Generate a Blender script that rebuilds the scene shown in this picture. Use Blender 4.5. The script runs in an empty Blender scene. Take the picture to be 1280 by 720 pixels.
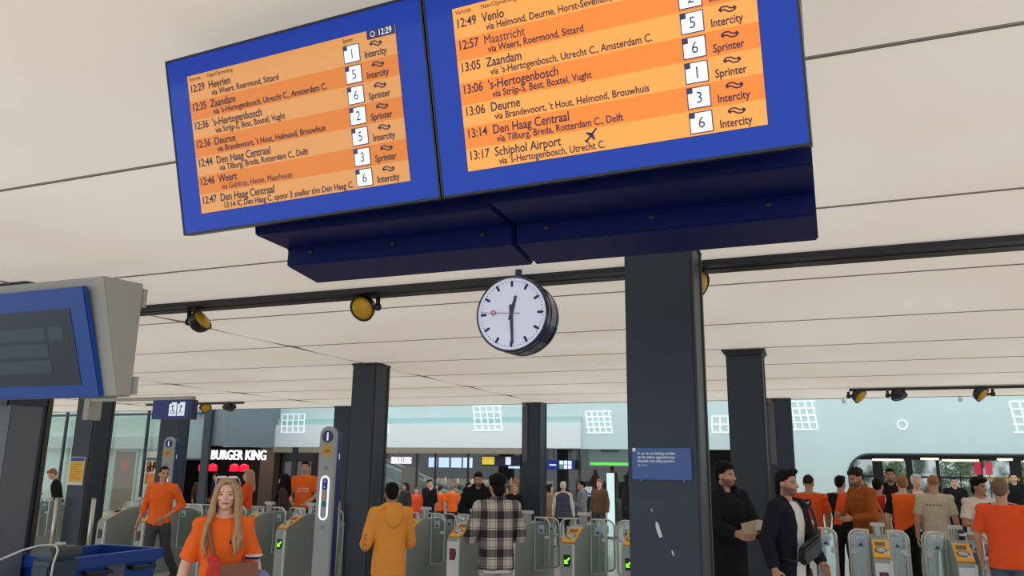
import bpy, bmesh, math, random
import numpy as np
from mathutils import Vector, Matrix
random.seed(7)
S = bpy.context.scene
COL = S.collection
R = math.radians
PI = math.pi

# ------------------------------------------------------------------ camera, world, exposure
CAMH = 1.85
cam_d = bpy.data.cameras.new('camera')
cam = bpy.data.objects.new('camera', cam_d)
COL.objects.link(cam)
S.camera = cam
cam_d.sensor_width = 36.0
cam_d.lens = 992.757 / 1280 * 36.0
cam_d.clip_end = 300
_pit, _rol, _yaw = R(12.6057), R(0.73067), R(21.8653)
_F = Vector((-math.sin(_yaw) * math.cos(_pit), math.cos(_yaw) * math.cos(_pit), math.sin(_pit)))
_R0 = Vector((math.cos(_yaw), math.sin(_yaw), 0))
_U0 = _R0.cross(_F)
_R = _R0 * math.cos(_rol) + _U0 * math.sin(_rol)
_U = _U0 * math.cos(_rol) - _R0 * math.sin(_rol)
m4 = Matrix((_R, _U, -_F)).transposed().to_4x4()
m4.translation = Vector((0, 0, CAMH))
cam.matrix_world = m4

S.view_settings.view_transform = 'Standard'
S.view_settings.look = 'None'
S.view_settings.exposure = 0.0
S.view_settings.gamma = 1.0
S.view_settings.use_curve_mapping = False

w = bpy.data.worlds.new('daylight')
S.world = w
w.use_nodes = True
bg = w.node_tree.nodes['Background']
bg.inputs[0].default_value = (0.88, 0.95, 1.0, 1)
bg.inputs[1].default_value = 1.5
CEIL_EMIT = 0.47

def area(name, x, y, z, sx, sy, power, color):
    l = bpy.data.lights.new(name, 'AREA')
    l.shape = 'RECTANGLE'; l.size = sx; l.size_y = sy; l.energy = power; l.color = color
    o = bpy.data.objects.new(name, l); COL.objects.link(o); o.location = (x, y, z)
area('shop_fill_light', -13, 30, 2.65, 8, 3, 160, (1, .93, .82))  # fill lights added to brighten the shop interiors
area('shop_fill_light', -5, 29.5, 2.65, 5, 3, 110, (1, .95, .88))
area('burger_shop_fill', -21.8, 27.0, 2.6, 3, .3, 30, (1, .6, .5))  # warm fill added inside the burger shop

# ------------------------------------------------------------------ materials
def lin(c):
    out = []
    for v in c:
        v /= 255.0
        out.append(v / 12.92 if v <= 0.04045 else ((v + 0.055) / 1.055) ** 2.4)
    return out

_mats = {}
def mat(name, rgb, rough=0.6, metal=0.0, emit=0.0, noise=0.0, nscale=6.0, spec=0.5, alpha=None, trans=0.0, coat=0.0, bump=0.0, stretch=None):
    if name in _mats:
        return _mats[name]
    m = bpy.data.materials.new(name)
    m.use_nodes = True
    nt = m.node_tree
    b = nt.nodes['Principled BSDF']
    c = lin(rgb) + [1]
    b.inputs['Base Color'].default_value = c
    b.inputs['Roughness'].default_value = rough
    b.inputs['Metallic'].default_value = metal
    b.inputs['Specular IOR Level'].default_value = spec
    b.inputs['Coat Weight'].default_value = coat
    if trans:
        b.inputs['Transmission Weight'].default_value = trans
    if emit:
        b.inputs['Emission Color'].default_value = c
        b.inputs['Emission Strength'].default_value = emit
    if noise or bump:
        tc = nt.nodes.new('ShaderNodeTexCoord')
        src = tc.outputs['Object']
        if stretch:
            mp = nt.nodes.new('ShaderNodeMapping')
            mp.inputs['Scale'].default_value = stretch
            nt.links.new(src, mp.inputs['Vector'])
            src = mp.outputs['Vector']
        n = nt.nodes.new('ShaderNodeTexNoise')
        n.inputs['Scale'].default_value = nscale
        n.inputs['Detail'].default_value = 4
        nt.links.new(src, n.inputs['Vector'])
        if noise:
            mx = nt.nodes.new('ShaderNodeMix')
            mx.data_type = 'RGBA'
            mx.inputs[6].default_value = [max(0, v * (1 - noise)) for v in c[:3]] + [1]
            mx.inputs[7].default_value = [min(1, v * (1 + noise)) for v in c[:3]] + [1]
            nt.links.new(n.outputs['Fac'], mx.inputs[0])
            nt.links.new(mx.outputs[2], b.inputs['Base Color'])
        if bump:
            bp = nt.nodes.new('ShaderNodeBump')
            bp.inputs['Strength'].default_value = bump
            bp.inputs['Distance'].default_value = 0.02
            nt.links.new(n.outputs['Fac'], bp.inputs['Height'])
            nt.links.new(bp.outputs['Normal'], b.inputs['Normal'])
    _mats[name] = m
    return m

def glass_mat(name, tint, fac=0.75, rough=0.02):
    # clear pane: mostly straight-through light with a glossy surface reflection
    if name in _mats:
        return _mats[name]
    m = bpy.data.materials.new(name)
    m.use_nodes = True
    nt = m.node_tree
    nt.nodes.clear()
    o = nt.nodes.new('ShaderNodeOutputMaterial')
    t = nt.nodes.new('ShaderNodeBsdfTransparent')
    t.inputs[0].default_value = lin(tint) + [1]
    g = nt.nodes.new('ShaderNodeBsdfGlossy')
    g.inputs['Roughness'].default_value = rough
    fr = nt.nodes.new('ShaderNodeLayerWeight')
    fr.inputs['Blend'].default_value = 0.5
    pw = nt.nodes.new('ShaderNodeMath'); pw.operation = 'POWER'; pw.inputs[1].default_value = 4.0
    ml = nt.nodes.new('ShaderNodeMath'); ml.operation = 'MULTIPLY_ADD'; ml.inputs[1].default_value = 0.6; ml.inputs[2].default_value = 1 - fac - 0.16 if fac < .8 else 0.04
    nt.links.new(fr.outputs['Facing'], pw.inputs[0]); nt.links.new(pw.outputs[0], ml.inputs[0])
    mx = nt.nodes.new('ShaderNodeMixShader')
    nt.links.new(ml.outputs[0], mx.inputs[0])
    nt.links.new(t.outputs[0], mx.inputs[1])
    nt.links.new(g.outputs[0], mx.inputs[2])
    nt.links.new(mx.outputs[0], o.inputs[0])
    _mats[name] = m
    return m

# ------------------------------------------------------------------ mesh helpers
def new_bm():
    return bmesh.new()

def box(bm, x0, x1, y0, y1, z0, z1, mi=0):
    v = [bm.verts.new(p) for p in ((x0, y0, z0), (x1, y0, z0), (x1, y1, z0), (x0, y1, z0), (x0, y0, z1), (x1, y0, z1), (x1, y1, z1), (x0, y1, z1))]
    for f in ((0, 3, 2, 1), (4, 5, 6, 7), (0, 1, 5, 4), (1, 2, 6, 5), (2, 3, 7, 6), (3, 0, 4, 7)):
        bm.faces.new([v[i] for i in f]).material_index = mi

def prism(bm, pts, axis, a, b, mi=0):
    """closed polygon pts (2-D) extruded along axis from a to b"""
    def P(u, v, w):
        return {'x': (w, u, v), 'y': (u, w, v), 'z': (u, v, w)}[axis]
    A = [bm.verts.new(P(u, v, a)) for u, v in pts]
    B = [bm.verts.new(P(u, v, b)) for u, v in pts]
    n = len(pts)
    fs = [bm.faces.new(A), bm.faces.new(B[::-1])]
    for i in range(n):
        fs.append(bm.faces.new((A[i], B[i], B[(i + 1) % n], A[(i + 1) % n])))
    for f in fs:
        f.material_index = mi

def ring(c, d, r, seg, ref=None, r2=None):
    d = Vector(d).normalized()
    ref = Vector(ref) if ref else (Vector((0, 0, 1)) if abs(d.z) < 0.9 else Vector((1, 0, 0)))
    u = d.cross(ref).normalized()
    v = d.cross(u).normalized()
    r2 = r if r2 is None else r2
    return [Vector(c) + u * (r * math.cos(2 * PI * i / seg)) + v * (r2 * math.sin(2 * PI * i / seg)) for i in range(seg)]

def skin_rings(bm, rings, cap=True, mi=0):
    vs = [[bm.verts.new(p) for p in r] for r in rings]
    n = len(vs[0])
    for a, b in zip(vs, vs[1:]):
        for i in range(n):
            bm.faces.new((a[i], a[(i + 1) % n], b[(i + 1) % n], b[i])).material_index = mi
    if cap:
        bm.faces.new(vs[0][::-1]).material_index = mi
        bm.faces.new(vs[-1]).material_index = mi

def tube(bm, pts, r, seg=8, mi=0, cap=True):
    pts = [Vector(p) for p in pts]
    rings, ref = [], None
    for i, p in enumerate(pts):
        if i == 0: d = pts[1] - p
        elif i == len(pts) - 1: d = p - pts[-2]
        else: d = (pts[i + 1] - p).normalized() + (p - pts[i - 1]).normalized()
        d = d.normalized()
        if ref is None:
            ref = Vector((0, 0, 1)) if abs(d.z) < 0.9 else Vector((1, 0, 0))
        u = d.cross(ref).normalized()
        v = u.cross(d).normalized()
        ref = v
        rr = r[i] if isinstance(r, (list, tuple)) else r
        rings.append([p + u * (rr * math.cos(2 * PI * k / seg)) + v * (rr * math.sin(2 * PI * k / seg)) for k in range(seg)])
    skin_rings(bm, rings, cap, mi)

def arc(c, r, a0, a1, n, plane='xz'):
    out = []
    for i in range(n + 1):
        a = R(a0 + (a1 - a0) * i / n)
        u, v = r * math.cos(a), r * math.sin(a)
        out.append({'xz': (c[0] + u, c[1], c[2] + v), 'yz': (c[0], c[1] + u, c[2] + v), 'xy': (c[0] + u, c[1] + v, c[2])}[plane])
    return out

def lathe(bm, prof, c=(0, 0, 0), axis='y', seg=32, mi=0, a=1.0):
    """profile of (radius, height) turned about an axis"""
    rings = []
    for r_, h in prof:
        rr = []
        for i in range(seg):
            t = 2 * PI * i / seg
            u, v = max(r_, 1e-4) * math.cos(t), max(r_, 1e-4) * math.sin(t)
            p = {'y': (u, h, v), 'z': (u, v, h), 'x': (h, u, v)}[axis]
            rr.append(Vector(c) + Vector(p))
        rings.append(rr)
    skin_rings(bm, rings, True, mi)

def obj(name, bm, mats, parent=None, loc=None, smooth=False, bevel=0.0, rot=None):
    me = bpy.data.meshes.new(name)
    bmesh.ops.recalc_face_normals(bm, faces=bm.faces)
    if bevel:
        bmesh.ops.bevel(bm, geom=[e for e in bm.edges if len(e.link_faces) == 2 and e.calc_face_angle(0) > 0.6], offset=bevel, segments=2, affect='EDGES')
    bm.to_mesh(me)
    bm.free()
    for m in (mats if isinstance(mats, (list, tuple)) else [mats]):
        me.materials.append(m)
    if smooth:
        for p in me.polygons:
            p.use_smooth = True
    o = bpy.data.objects.new(name, me)
    COL.objects.link(o)
    if parent: o.parent = parent
    if loc: o.location = loc
    if rot: o.rotation_euler = rot
    return o

def thing(name, label, cat, loc=(0, 0, 0), rz=0.0, group=None):
    o = bpy.data.objects.new(name, None)
    o.empty_display_size = 0.1
    COL.objects.link(o)
    o.location = loc
    o.rotation_euler = (0, 0, rz)
    return tag(o, label, cat, group)

def tag(o, label, cat, group=None):
    o['label'] = label
    o['category'] = cat
    if group: o['group'] = group
    return o

def struct(o):
    o['kind'] = 'structure'
    return o

def text(name, s, size, m, parent=None, loc=(0, 0, 0), rot=(PI / 2, 0, 0), xs=1.0, align='LEFT', ext=0.0, shear=0.0, bold=0.0):
    cu = bpy.data.curves.new('tmp', 'FONT')
    cu.body = s
    cu.size = size
    cu.align_x = align
    cu.align_y = 'CENTER'
    cu.extrude = ext
    cu.shear = shear
    cu.offset = bold
    cu.resolution_u = 3
    t = bpy.data.objects.new('tmp', cu)
    COL.objects.link(t)
    bpy.context.view_layer.update()
    dg = bpy.context.evaluated_depsgraph_get()
    me = bpy.data.meshes.new_from_object(t.evaluated_get(dg))
    bpy.data.objects.remove(t)
    bpy.data.curves.remove(cu)
    me.name = name
    for v in me.vertices:
        v.co.x *= xs
    me.materials.clear()
    me.materials.append(m)
    o = bpy.data.objects.new(name, me)
    COL.objects.link(o)
    o.parent = parent
    o.location = loc
    o.rotation_euler = rot
    return o

def bm_text(bm_target, s, size, loc, xs=1.0, align='LEFT', mi=0, bold=0.0, shear=0.0):
    """flat lettering added to bm in the xz plane at y=loc.y, facing -Y"""
    cu = bpy.data.curves.new('tmp', 'FONT')
    cu.body = s; cu.size = size; cu.align_x = align; cu.align_y = 'CENTER'; cu.offset = 0 if 'M' in s else bold; cu.resolution_u = 3; cu.shear = shear
    t = bpy.data.objects.new('tmp', cu)
    COL.objects.link(t)
    bpy.context.view_layer.update()
    dg = bpy.context.evaluated_depsgraph_get()
    me = bpy.data.meshes.new_from_object(t.evaluated_get(dg))
    vs = [bm_target.verts.new((loc[0] + v.co.x * xs, loc[1], loc[2] + v.co.y)) for v in me.vertices]
    for p in me.polygons:
        try:
            bm_target.faces.new([vs[i] for i in p.vertices]).material_index = mi
        except ValueError:
            pass
    bpy.data.objects.remove(t)
    bpy.data.curves.remove(cu)
    bpy.data.meshes.remove(me)

def copy_thing(o, loc=None, rz=None, label=None):
    c = o.copy()
    COL.objects.link(c)
    for ch in list(o.children):
        d = ch.copy(); COL.objects.link(d); d.parent = c
        for g in list(ch.children):
            e = g.copy(); COL.objects.link(e); e.parent = d
    if loc: c.location = loc
    if rz is not None: c.rotation_euler = (0, 0, rz)
    if label: c['label'] = label
    return c

# ------------------------------------------------------------------ shared materials
M_navy = mat('column_paint', (30, 42, 58), 0.45, noise=0.12, nscale=3)
M_steel = mat('brushed_steel', (150, 155, 152), 0.35, 0.7, noise=0.08, nscale=30)
M_tube = mat('polished_tube', (205, 203, 196), 0.3, 0.6)
M_cab = mat('gate_cabinet_steel', (150, 160, 156), 0.42, 0.15, noise=0.08, nscale=8)
M_white = mat('white_plate', (214, 214, 220), 0.4)
M_yellow = mat('reader_yellow', (232, 168, 32), 0.4)
M_black = mat('black_plastic', (14, 15, 18), 0.35)
M_dark = mat('dark_metal', (40, 42, 46), 0.4, 0.3)
M_green = mat('green_lamp', (130, 255, 40), 0.5, emit=1.6)
M_redlamp = mat('red_display', (96, 18, 42), 0.4, emit=0.2)
M_grey = mat('grey_casing', (168, 168, 164), 0.5, noise=0.04)
M_ns_blue = mat('sign_blue', (22, 40, 130), 0.35, noise=0.04)
M_glass = glass_mat('gate_glass', (242, 248, 247), 0.74)
M_shopglass = glass_mat('shop_glass', (248, 252, 251), 0.8)

# ================================================================== SETTING
HC = 3.5
# floor
def floor_z(x, y):
    # the concourse dips gently towards the shops behind the gates
    return 0.0 if not -22.8 < x < -4 else -0.45 * min(1, max(0, (y - 17) / 6))
bm = new_bm()
box(bm, -45, 25, -12, 17, -0.6, 0); box(bm, -45, -22.8, 17, 60, -.6, 0); box(bm, -4, 25, 17, 60, -.6, 0); box(bm, -22.8, -4, 36, 60, -.6, 0)
prism(bm, [(17, 0), (23, -.45), (36, -.45), (36, -.6), (17, -.6)], 'x', -22.8, -4)
fl = mat('floor_stone', (190, 186, 178), 0.22, noise=0.12, nscale=1.5)
struct(obj('floor', bm, fl))

# ceiling: stretched light-film strips, each sagging slightly, with dark joints between
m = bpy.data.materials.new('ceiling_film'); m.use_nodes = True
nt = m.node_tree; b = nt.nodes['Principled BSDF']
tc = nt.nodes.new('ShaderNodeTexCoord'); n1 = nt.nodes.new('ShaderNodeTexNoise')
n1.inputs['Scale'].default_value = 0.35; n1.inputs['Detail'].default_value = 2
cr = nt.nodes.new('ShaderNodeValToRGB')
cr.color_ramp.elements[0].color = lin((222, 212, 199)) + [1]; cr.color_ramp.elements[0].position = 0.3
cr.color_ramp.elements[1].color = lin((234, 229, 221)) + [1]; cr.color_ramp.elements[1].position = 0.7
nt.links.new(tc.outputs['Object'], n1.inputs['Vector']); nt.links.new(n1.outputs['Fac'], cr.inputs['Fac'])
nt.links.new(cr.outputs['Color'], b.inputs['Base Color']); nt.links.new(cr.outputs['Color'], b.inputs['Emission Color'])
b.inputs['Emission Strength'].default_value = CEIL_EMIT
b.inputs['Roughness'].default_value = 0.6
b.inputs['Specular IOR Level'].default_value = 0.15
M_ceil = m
M_joint = mat('ceiling_joint', (150, 144, 136), 0.7)
bm = new_bm()
ys = [-0.9, 1.15, 3.2, 5.26, 7.31, 9.42, 11.46, 13.4, 15.55, 17.75, 20.35]
xs = [-45, -31.5, -25.4, -19.3, -13.25, -7.15, 25]
for y0, y1 in zip(ys, ys[1:]):
    for x0, x1 in zip(xs, xs[1:]):
        prof = [(y0 + 0.012, HC)]
        for k in range(13):
            t = k / 12
            prof.append((y0 + 0.012 + (y1 - y0 - 0.024) * t, HC - 0.004 - 0.026 * math.sin(PI * t) ** 0.7))
        prof.append((y1 - 0.012, HC))
        prism(bm, prof, 'x', x0 + 0.007, x1 - 0.007, 0)
box(bm, -45, 25, ys[0], ys[-1], HC, HC + 0.30, 1)
for y in ys[1:-1]: box(bm, -45, 25, y - 0.010, y + 0.010, HC - 0.010, HC, 1)
for x in xs[1:-1]: box(bm, x - 0.006, x + 0.006, ys[0], ys[-1], HC - 0.031, HC, 1)
box(bm, -45, 25, 20.35, 20.45, HC - 0.01, HC + 0.30, 1)
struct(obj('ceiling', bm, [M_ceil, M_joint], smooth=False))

# columns
def column(x0, x1, y0, y1, label, mark=True, cap=False, strip=False):
    t = thing('column', label, 'column', ((x0 + x1) / 2, (y0 + y1) / 2, 0), 0, 'dark steel columns')
    hx, hy = (x1 - x0) / 2, (y1 - y0) / 2
    bm = new_bm(); box(bm, -hx, hx, -hy, hy, -.26 if y0 > 19 and x0 < -4 else 0, HC - 0.02)
    obj('shaft', bm, M_navy, t, bevel=0.012)
    bm = new_bm()
    if cap:
        prism(bm, [(-hx - 0.07, HC), (hx + 0.07, HC), (hx + 0.003, HC - 0.09), (-hx - 0.003, HC - 0.09)], 'y', -hy - 0.04, hy + 0.04)
    else:
        box(bm, -hx - 0.012, hx + 0.012, -hy - 0.012, hy + 0.012, HC - 0.045, HC)
    obj('head_plate', bm, mat('column_head', (24, 28, 38), 0.5), t)
    # narrow edge profiles along the right-hand corners
    bm = new_bm()
    box(bm, hx, hx + 0.012, -hy + 0.01, -hy + 0.06, 0.0, HC - 0.05)
    box(bm, hx, hx + 0.012, hy - 0.06, hy - 0.01, 0.0, HC - 0.05)
    obj('corner_profile', bm, mat('column_edge', (58, 54, 52), 0.5), t)
    if strip:
        bm = new_bm(); box(bm, -hx + 0.03, -hx + 0.17, -hy - 0.03, -hy, 1.95, HC - 0.1)
        c = obj('cable_duct', bm, mat('duct_grey', (84, 86, 90), 0.5), t, bevel=0.005)
        bm = new_bm(); box(bm, -hx + 0.03, -hx + 0.12, -hy - 0.05, -hy - 0.031, HC - 0.14, HC - 0.05)
        obj('camera_box', bm, mat('duct_box', (120, 96, 92), 0.5), c)
    return t
column(-1.355, -0.865, 5.60, 6.05, 'dark navy column directly below the big departure boards carrying a blue notice')
column(-1.35, -0.87, 11.55, 12.0, 'dark column with flared head plate behind the two men in black jackets', cap=True)
column(-1.42, -0.90, 19.75, 20.2, 'dark column with grey duct standing at the ceiling edge right of centre', strip=True)
column(-7.40, -6.95, 11.33, 11.78, 'dark column beside the tall lit information pillar left of the man in yellow hoodie')
column(-7.57, -7.07, 19.68, 20.2, 'dark far column with grey duct at centre behind the plaid-shirt man', strip=True)
column(-13.62, -13.14, 11.33, 11.80, 'dark column with the yellow poster left of the ticket gates')
column(-13.45, -12.9, 19.75, 20.2, 'dark far column half hidden behind the information pillar column')
column(-20.0, -19.2, 19.75, 20.2, 'wide dark far column behind the smaller information pillar')
column(-7.44, -6.95, 5.06, 5.52, 'large dark column at the left edge under the switched-off blue screen')

# dark lighting channel on the ceiling
def track(x0, x1, y0, y1, z0, label, stems):
    t = thing('lighting_track', label, 'lighting track', ((x0 + x1) / 2, (y0 + y1) / 2, z0))
    hx, hy = (x1 - x0) / 2, (y1 - y0) / 2
    bm = new_bm(); box(bm, -hx, hx, -hy, hy, 0, 0.045 if not stems else 0.05)
    obj('channel', bm, mat('track_navy', (16, 20, 34), 0.4), t)
    bm = new_bm(); box(bm, -hx, hx, -0.02, 0.02, -0.006, 0)
    obj('slot', bm, M_black, t)
    if stems:
        for sx in stems:
            bm = new_bm(); tube(bm, [(sx, 0, 0.04), (sx, 0, HC - z0 - 0.02)], 0.01)
            obj('hanger_rod', bm, M_dark, t)
    return t
track(-14.5, 6, 6.22, 6.52, HC - 0.085, 'long dark navy lighting channel across the ceiling behind the clock', [])
track(0.36, 5.2, 17.75, 17.85, HC - 0.07, 'thin black lighting track at the far right ceiling edge', [-2, 0, 2])
track(-18.6, -15.1, 17.75, 17.85, HC - 0.07, 'thin black lighting track at the far left ceiling edge', [-1.5, 0, 1.5])

# spot lamps
M_lampback = mat('lamp_shell', (44, 46, 50), 0.35, 0.4)
M_lampyel = mat('lamp_yellow', (214, 160, 24), 0.35)
M_lens = mat('lamp_lens', (36, 48, 66), 0.15)
def lamp(x, y, z, aim_z, tilt, label, side=-1, size=1.0, yellow=True):
    """bowl lamp hung on a short stem; aim_z turns the bowl about the vertical, tilt lowers its mouth"""
    t = thing('spot_lamp', label, 'lamp', (x, y, HC - (0.096 if y < 10 else 0.082)), 0, 'yellow-faced spot lamps')
    sx = -side * 0.16 * size
    d = HC - (0.096 if y < 10 else 0.082) - z
    bm = new_bm(); tube(bm, [(sx, 0, 0), (sx, 0, -d - 0.0)], 0.022 * size, 10)
    st = obj('stem', bm, M_dark, t, smooth=True)
    bm = new_bm(); bmesh.ops.create_uvsphere(bm, u_segments=14, v_segments=10, radius=0.038 * size)
    for v in bm.verts: v.co += Vector((sx, 0, -d))
    obj('knuckle', bm, M_dark, t, smooth=True)
    bm = new_bm(); tube(bm, [(sx, 0, -d), (sx * 0.5, 0, -d)], 0.018 * size)
    obj('arm', bm, M_dark, t, smooth=True)
    rot = (0, 0, 0)
    E_ = Matrix.Translation((0, 0, -d)) @ Matrix.Rotation(aim_z, 4, 'Z') @ Matrix.Rotation(tilt, 4, 'X')
    bm = new_bm()
    lathe(bm, [(0.0, 0.11), (0.05, 0.105), (0.09, 0.08), (0.115, 0.035), (0.122, -0.02), (0.128, -0.03), (0.118, -0.03), (0.112, -0.01), (0, 0.0)], seg=28)
    bmesh.ops.scale(bm, vec=(size,) * 3, verts=bm.verts)
    bm.transform(E_)
    sh = obj('shade', bm, M_lampback, t, smooth=True)
    bm = new_bm()
    lathe(bm, [(0.0, -0.062), (0.05, -0.058), (0.09, -0.044), (0.114, -0.018), (0.110, 0.0), (0.0, 0.0)], seg=28)
    bmesh.ops.scale(bm, vec=(size,) * 3, verts=bm.verts)
    bm.transform(E_)
    obj('lamp_face', bm, M_lampyel if yellow else M_lens, t, smooth=True)
    return t
lamp(-6.08, 6.4, 3.285, R(95), R(-35), 'dark spot lamp hanging left end of the ceiling channel, turned away', side=1)
lamp(-4.10, 6.4, 3.305, R(0), R(30), 'bright yellow faced spot lamp hanging left of the clock', side=-1)
lamp(-0.96, 6.4, 3.31, R(60), R(30), 'yellow spot lamp half hidden behind the big navy column', side=1)
lamp(0.54, 17.8, 3.33, R(60), R(40), 'leftmost of the three spot lamps on the far right track', side=1, size=1.25)
lamp(1.27, 17.8, 3.33, R(30), R(60), 'middle of the three spot lamps on the far right track', side=1, size=1.25, yellow=False)
lamp(2.72, 17.8, 3.32, R(60), R(40), 'rightmost of the three spot lamps on the far right track', side=-1, size=1.25)
lamp(-16.4, 17.8, 3.34, R(60), R(40), 'yellow lamp just right of the hanging blue wheelchair sign', side=1, size=1.2)
lamp(-15.6, 17.8, 3.34, R(10), R(60), 'dark lamp at the right end of the far left track', side=-1, size=1.3, yellow=False)
lamp(-18.0, 17.8, 3.34, R(-60), R(40), 'dark lamp just left of the hanging blue wheelchair sign', side=1, size=1.2, yellow=False)

# ================================================================== DEPARTURE BOARDS
SC = 0.90
BYAW = -0.0509
BTILT = 0.2669
B0 = Vector((-2.5218 * SC, 2.5149 * SC, CAMH + 0.9521 * SC))
PW, PH = 1.25 * SC, 0.7278 * SC
M_frame = mat('board_blue_glass', (10, 66, 196), 0.08, spec=0.3)
M_bez = mat('board_black_edge', (12, 14, 24), 0.3)
M_or1 = mat('screen_light_orange', (246, 158, 66), 0.12, emit=0.50)
M_or2 = mat('screen_deep_orange', (240, 126, 26), 0.12, emit=0.50)
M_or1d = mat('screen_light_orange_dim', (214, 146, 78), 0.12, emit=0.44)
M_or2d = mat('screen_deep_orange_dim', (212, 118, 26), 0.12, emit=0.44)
M_txt = mat('screen_navy_text', (34, 24, 70), 0.3)
M_tile = mat('platform_tile_white', (222, 232, 246), 0.3, emit=0.75)
M_tilehead = mat('platform_tile_clock', (52, 44, 110), 0.3)

def ns_logo(bm, cx, cz, s, y, mi=0):
    """two interlocking arrows"""
    def ribbon(pts, wd):
        for (x0, z0), (x1, z1) in zip(pts, pts[1:]):
            d = Vector((x1 - x0, 0, z1 - z0)); nrm = Vector((-d.z, 0, d.x)).normalized() * wd * s / 2
            a, b_ = Vector((cx + x0 * s, y, cz + z0 * s)), Vector((cx + x1 * s, y, cz + z1 * s))
            bm.faces.new([bm.verts.new(p) for p in (a - nrm, b_ - nrm, b_ + nrm, a + nrm)]).material_index = mi
    def tri(p):
        bm.faces.new([bm.verts.new((cx + x * s, y, cz + z * s)) for x, z in p]).material_index = mi
    for g in (1, -1):
        ribbon([(-0.85 * g, 0.06 * g), (-0.55 * g, 0.30 * g), (-0.10 * g, 0.30 * g)], 0.15)
        ribbon([(-0.10 * g, 0.30 * g), (0.30 * g, 0.02 * g), (0.62 * g, 0.02 * g)], 0.15)
        tri([(0.60 * g, 0.26 * g), (0.60 * g, -0.20 * g), (0.95 * g, 0.02 * g)])

LROWS = [('12:29', 'Heerlen', 'via Weert, Roermond, Sittard', '1', 'Intercity'),
         ('12:35', 'Zaandam', "via 's-Hertogenbosch, Utrecht C., Amsterdam C.", '5', 'Intercity'),
         ('12:36', "'s-Hertogenbosch", 'via Strijp-S, Best, Boxtel, Vught', '6', 'Sprinter'),
         ('12:36', 'Deurne', "via Brandevoort, 't Hout, Helmond, Brouwhuis", '2', 'Sprinter'),
         ('12:44', 'Den Haag Centraal', 'via Tilburg, Breda, Rotterdam C., Delft', '5', 'Intercity'),
         ('12:46', 'Weert', 'via Geldrop, Heeze, Maarheeze', '3', 'Sprinter'),
         ('12:47', 'Den Haag Centraal', '13:14 IC Den Haag C. spoor 3 sneller t/m Den Haag C.', '6', 'Intercity')]
RROWS = [('12:49', 'Venlo', 'via Helmond, Deurne, Horst-Sevenum, Blerick', '3', 'Sprinter'),
         ('12:57', 'Maastricht', 'via Weert, Roermond, Sittard', '2', 'Intercity'),
         ('13:05', 'Zaandam', "via 's-Hertogenbosch, Utrecht C., Amsterdam C.", '5', 'Intercity'),
         ('13:06', "'s-Hertogenbosch", 'via Strijp-S, Best, Boxtel, Vught', '6', 'Sprinter'),
         ('13:06', 'Deurne', "via Brandevoort, 't Hout, Helmond, Brouwhuis", '1', 'Sprinter'),
         ('13:14', 'Den Haag Centraal', 'via Tilburg, Breda, Rotterdam C., Delft', '3', 'Intercity'),
         ('13:17', 'Schiphol Airport', "via 's-Hertogenbosch, Utrecht C.", '6', 'Intercity')]

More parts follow.
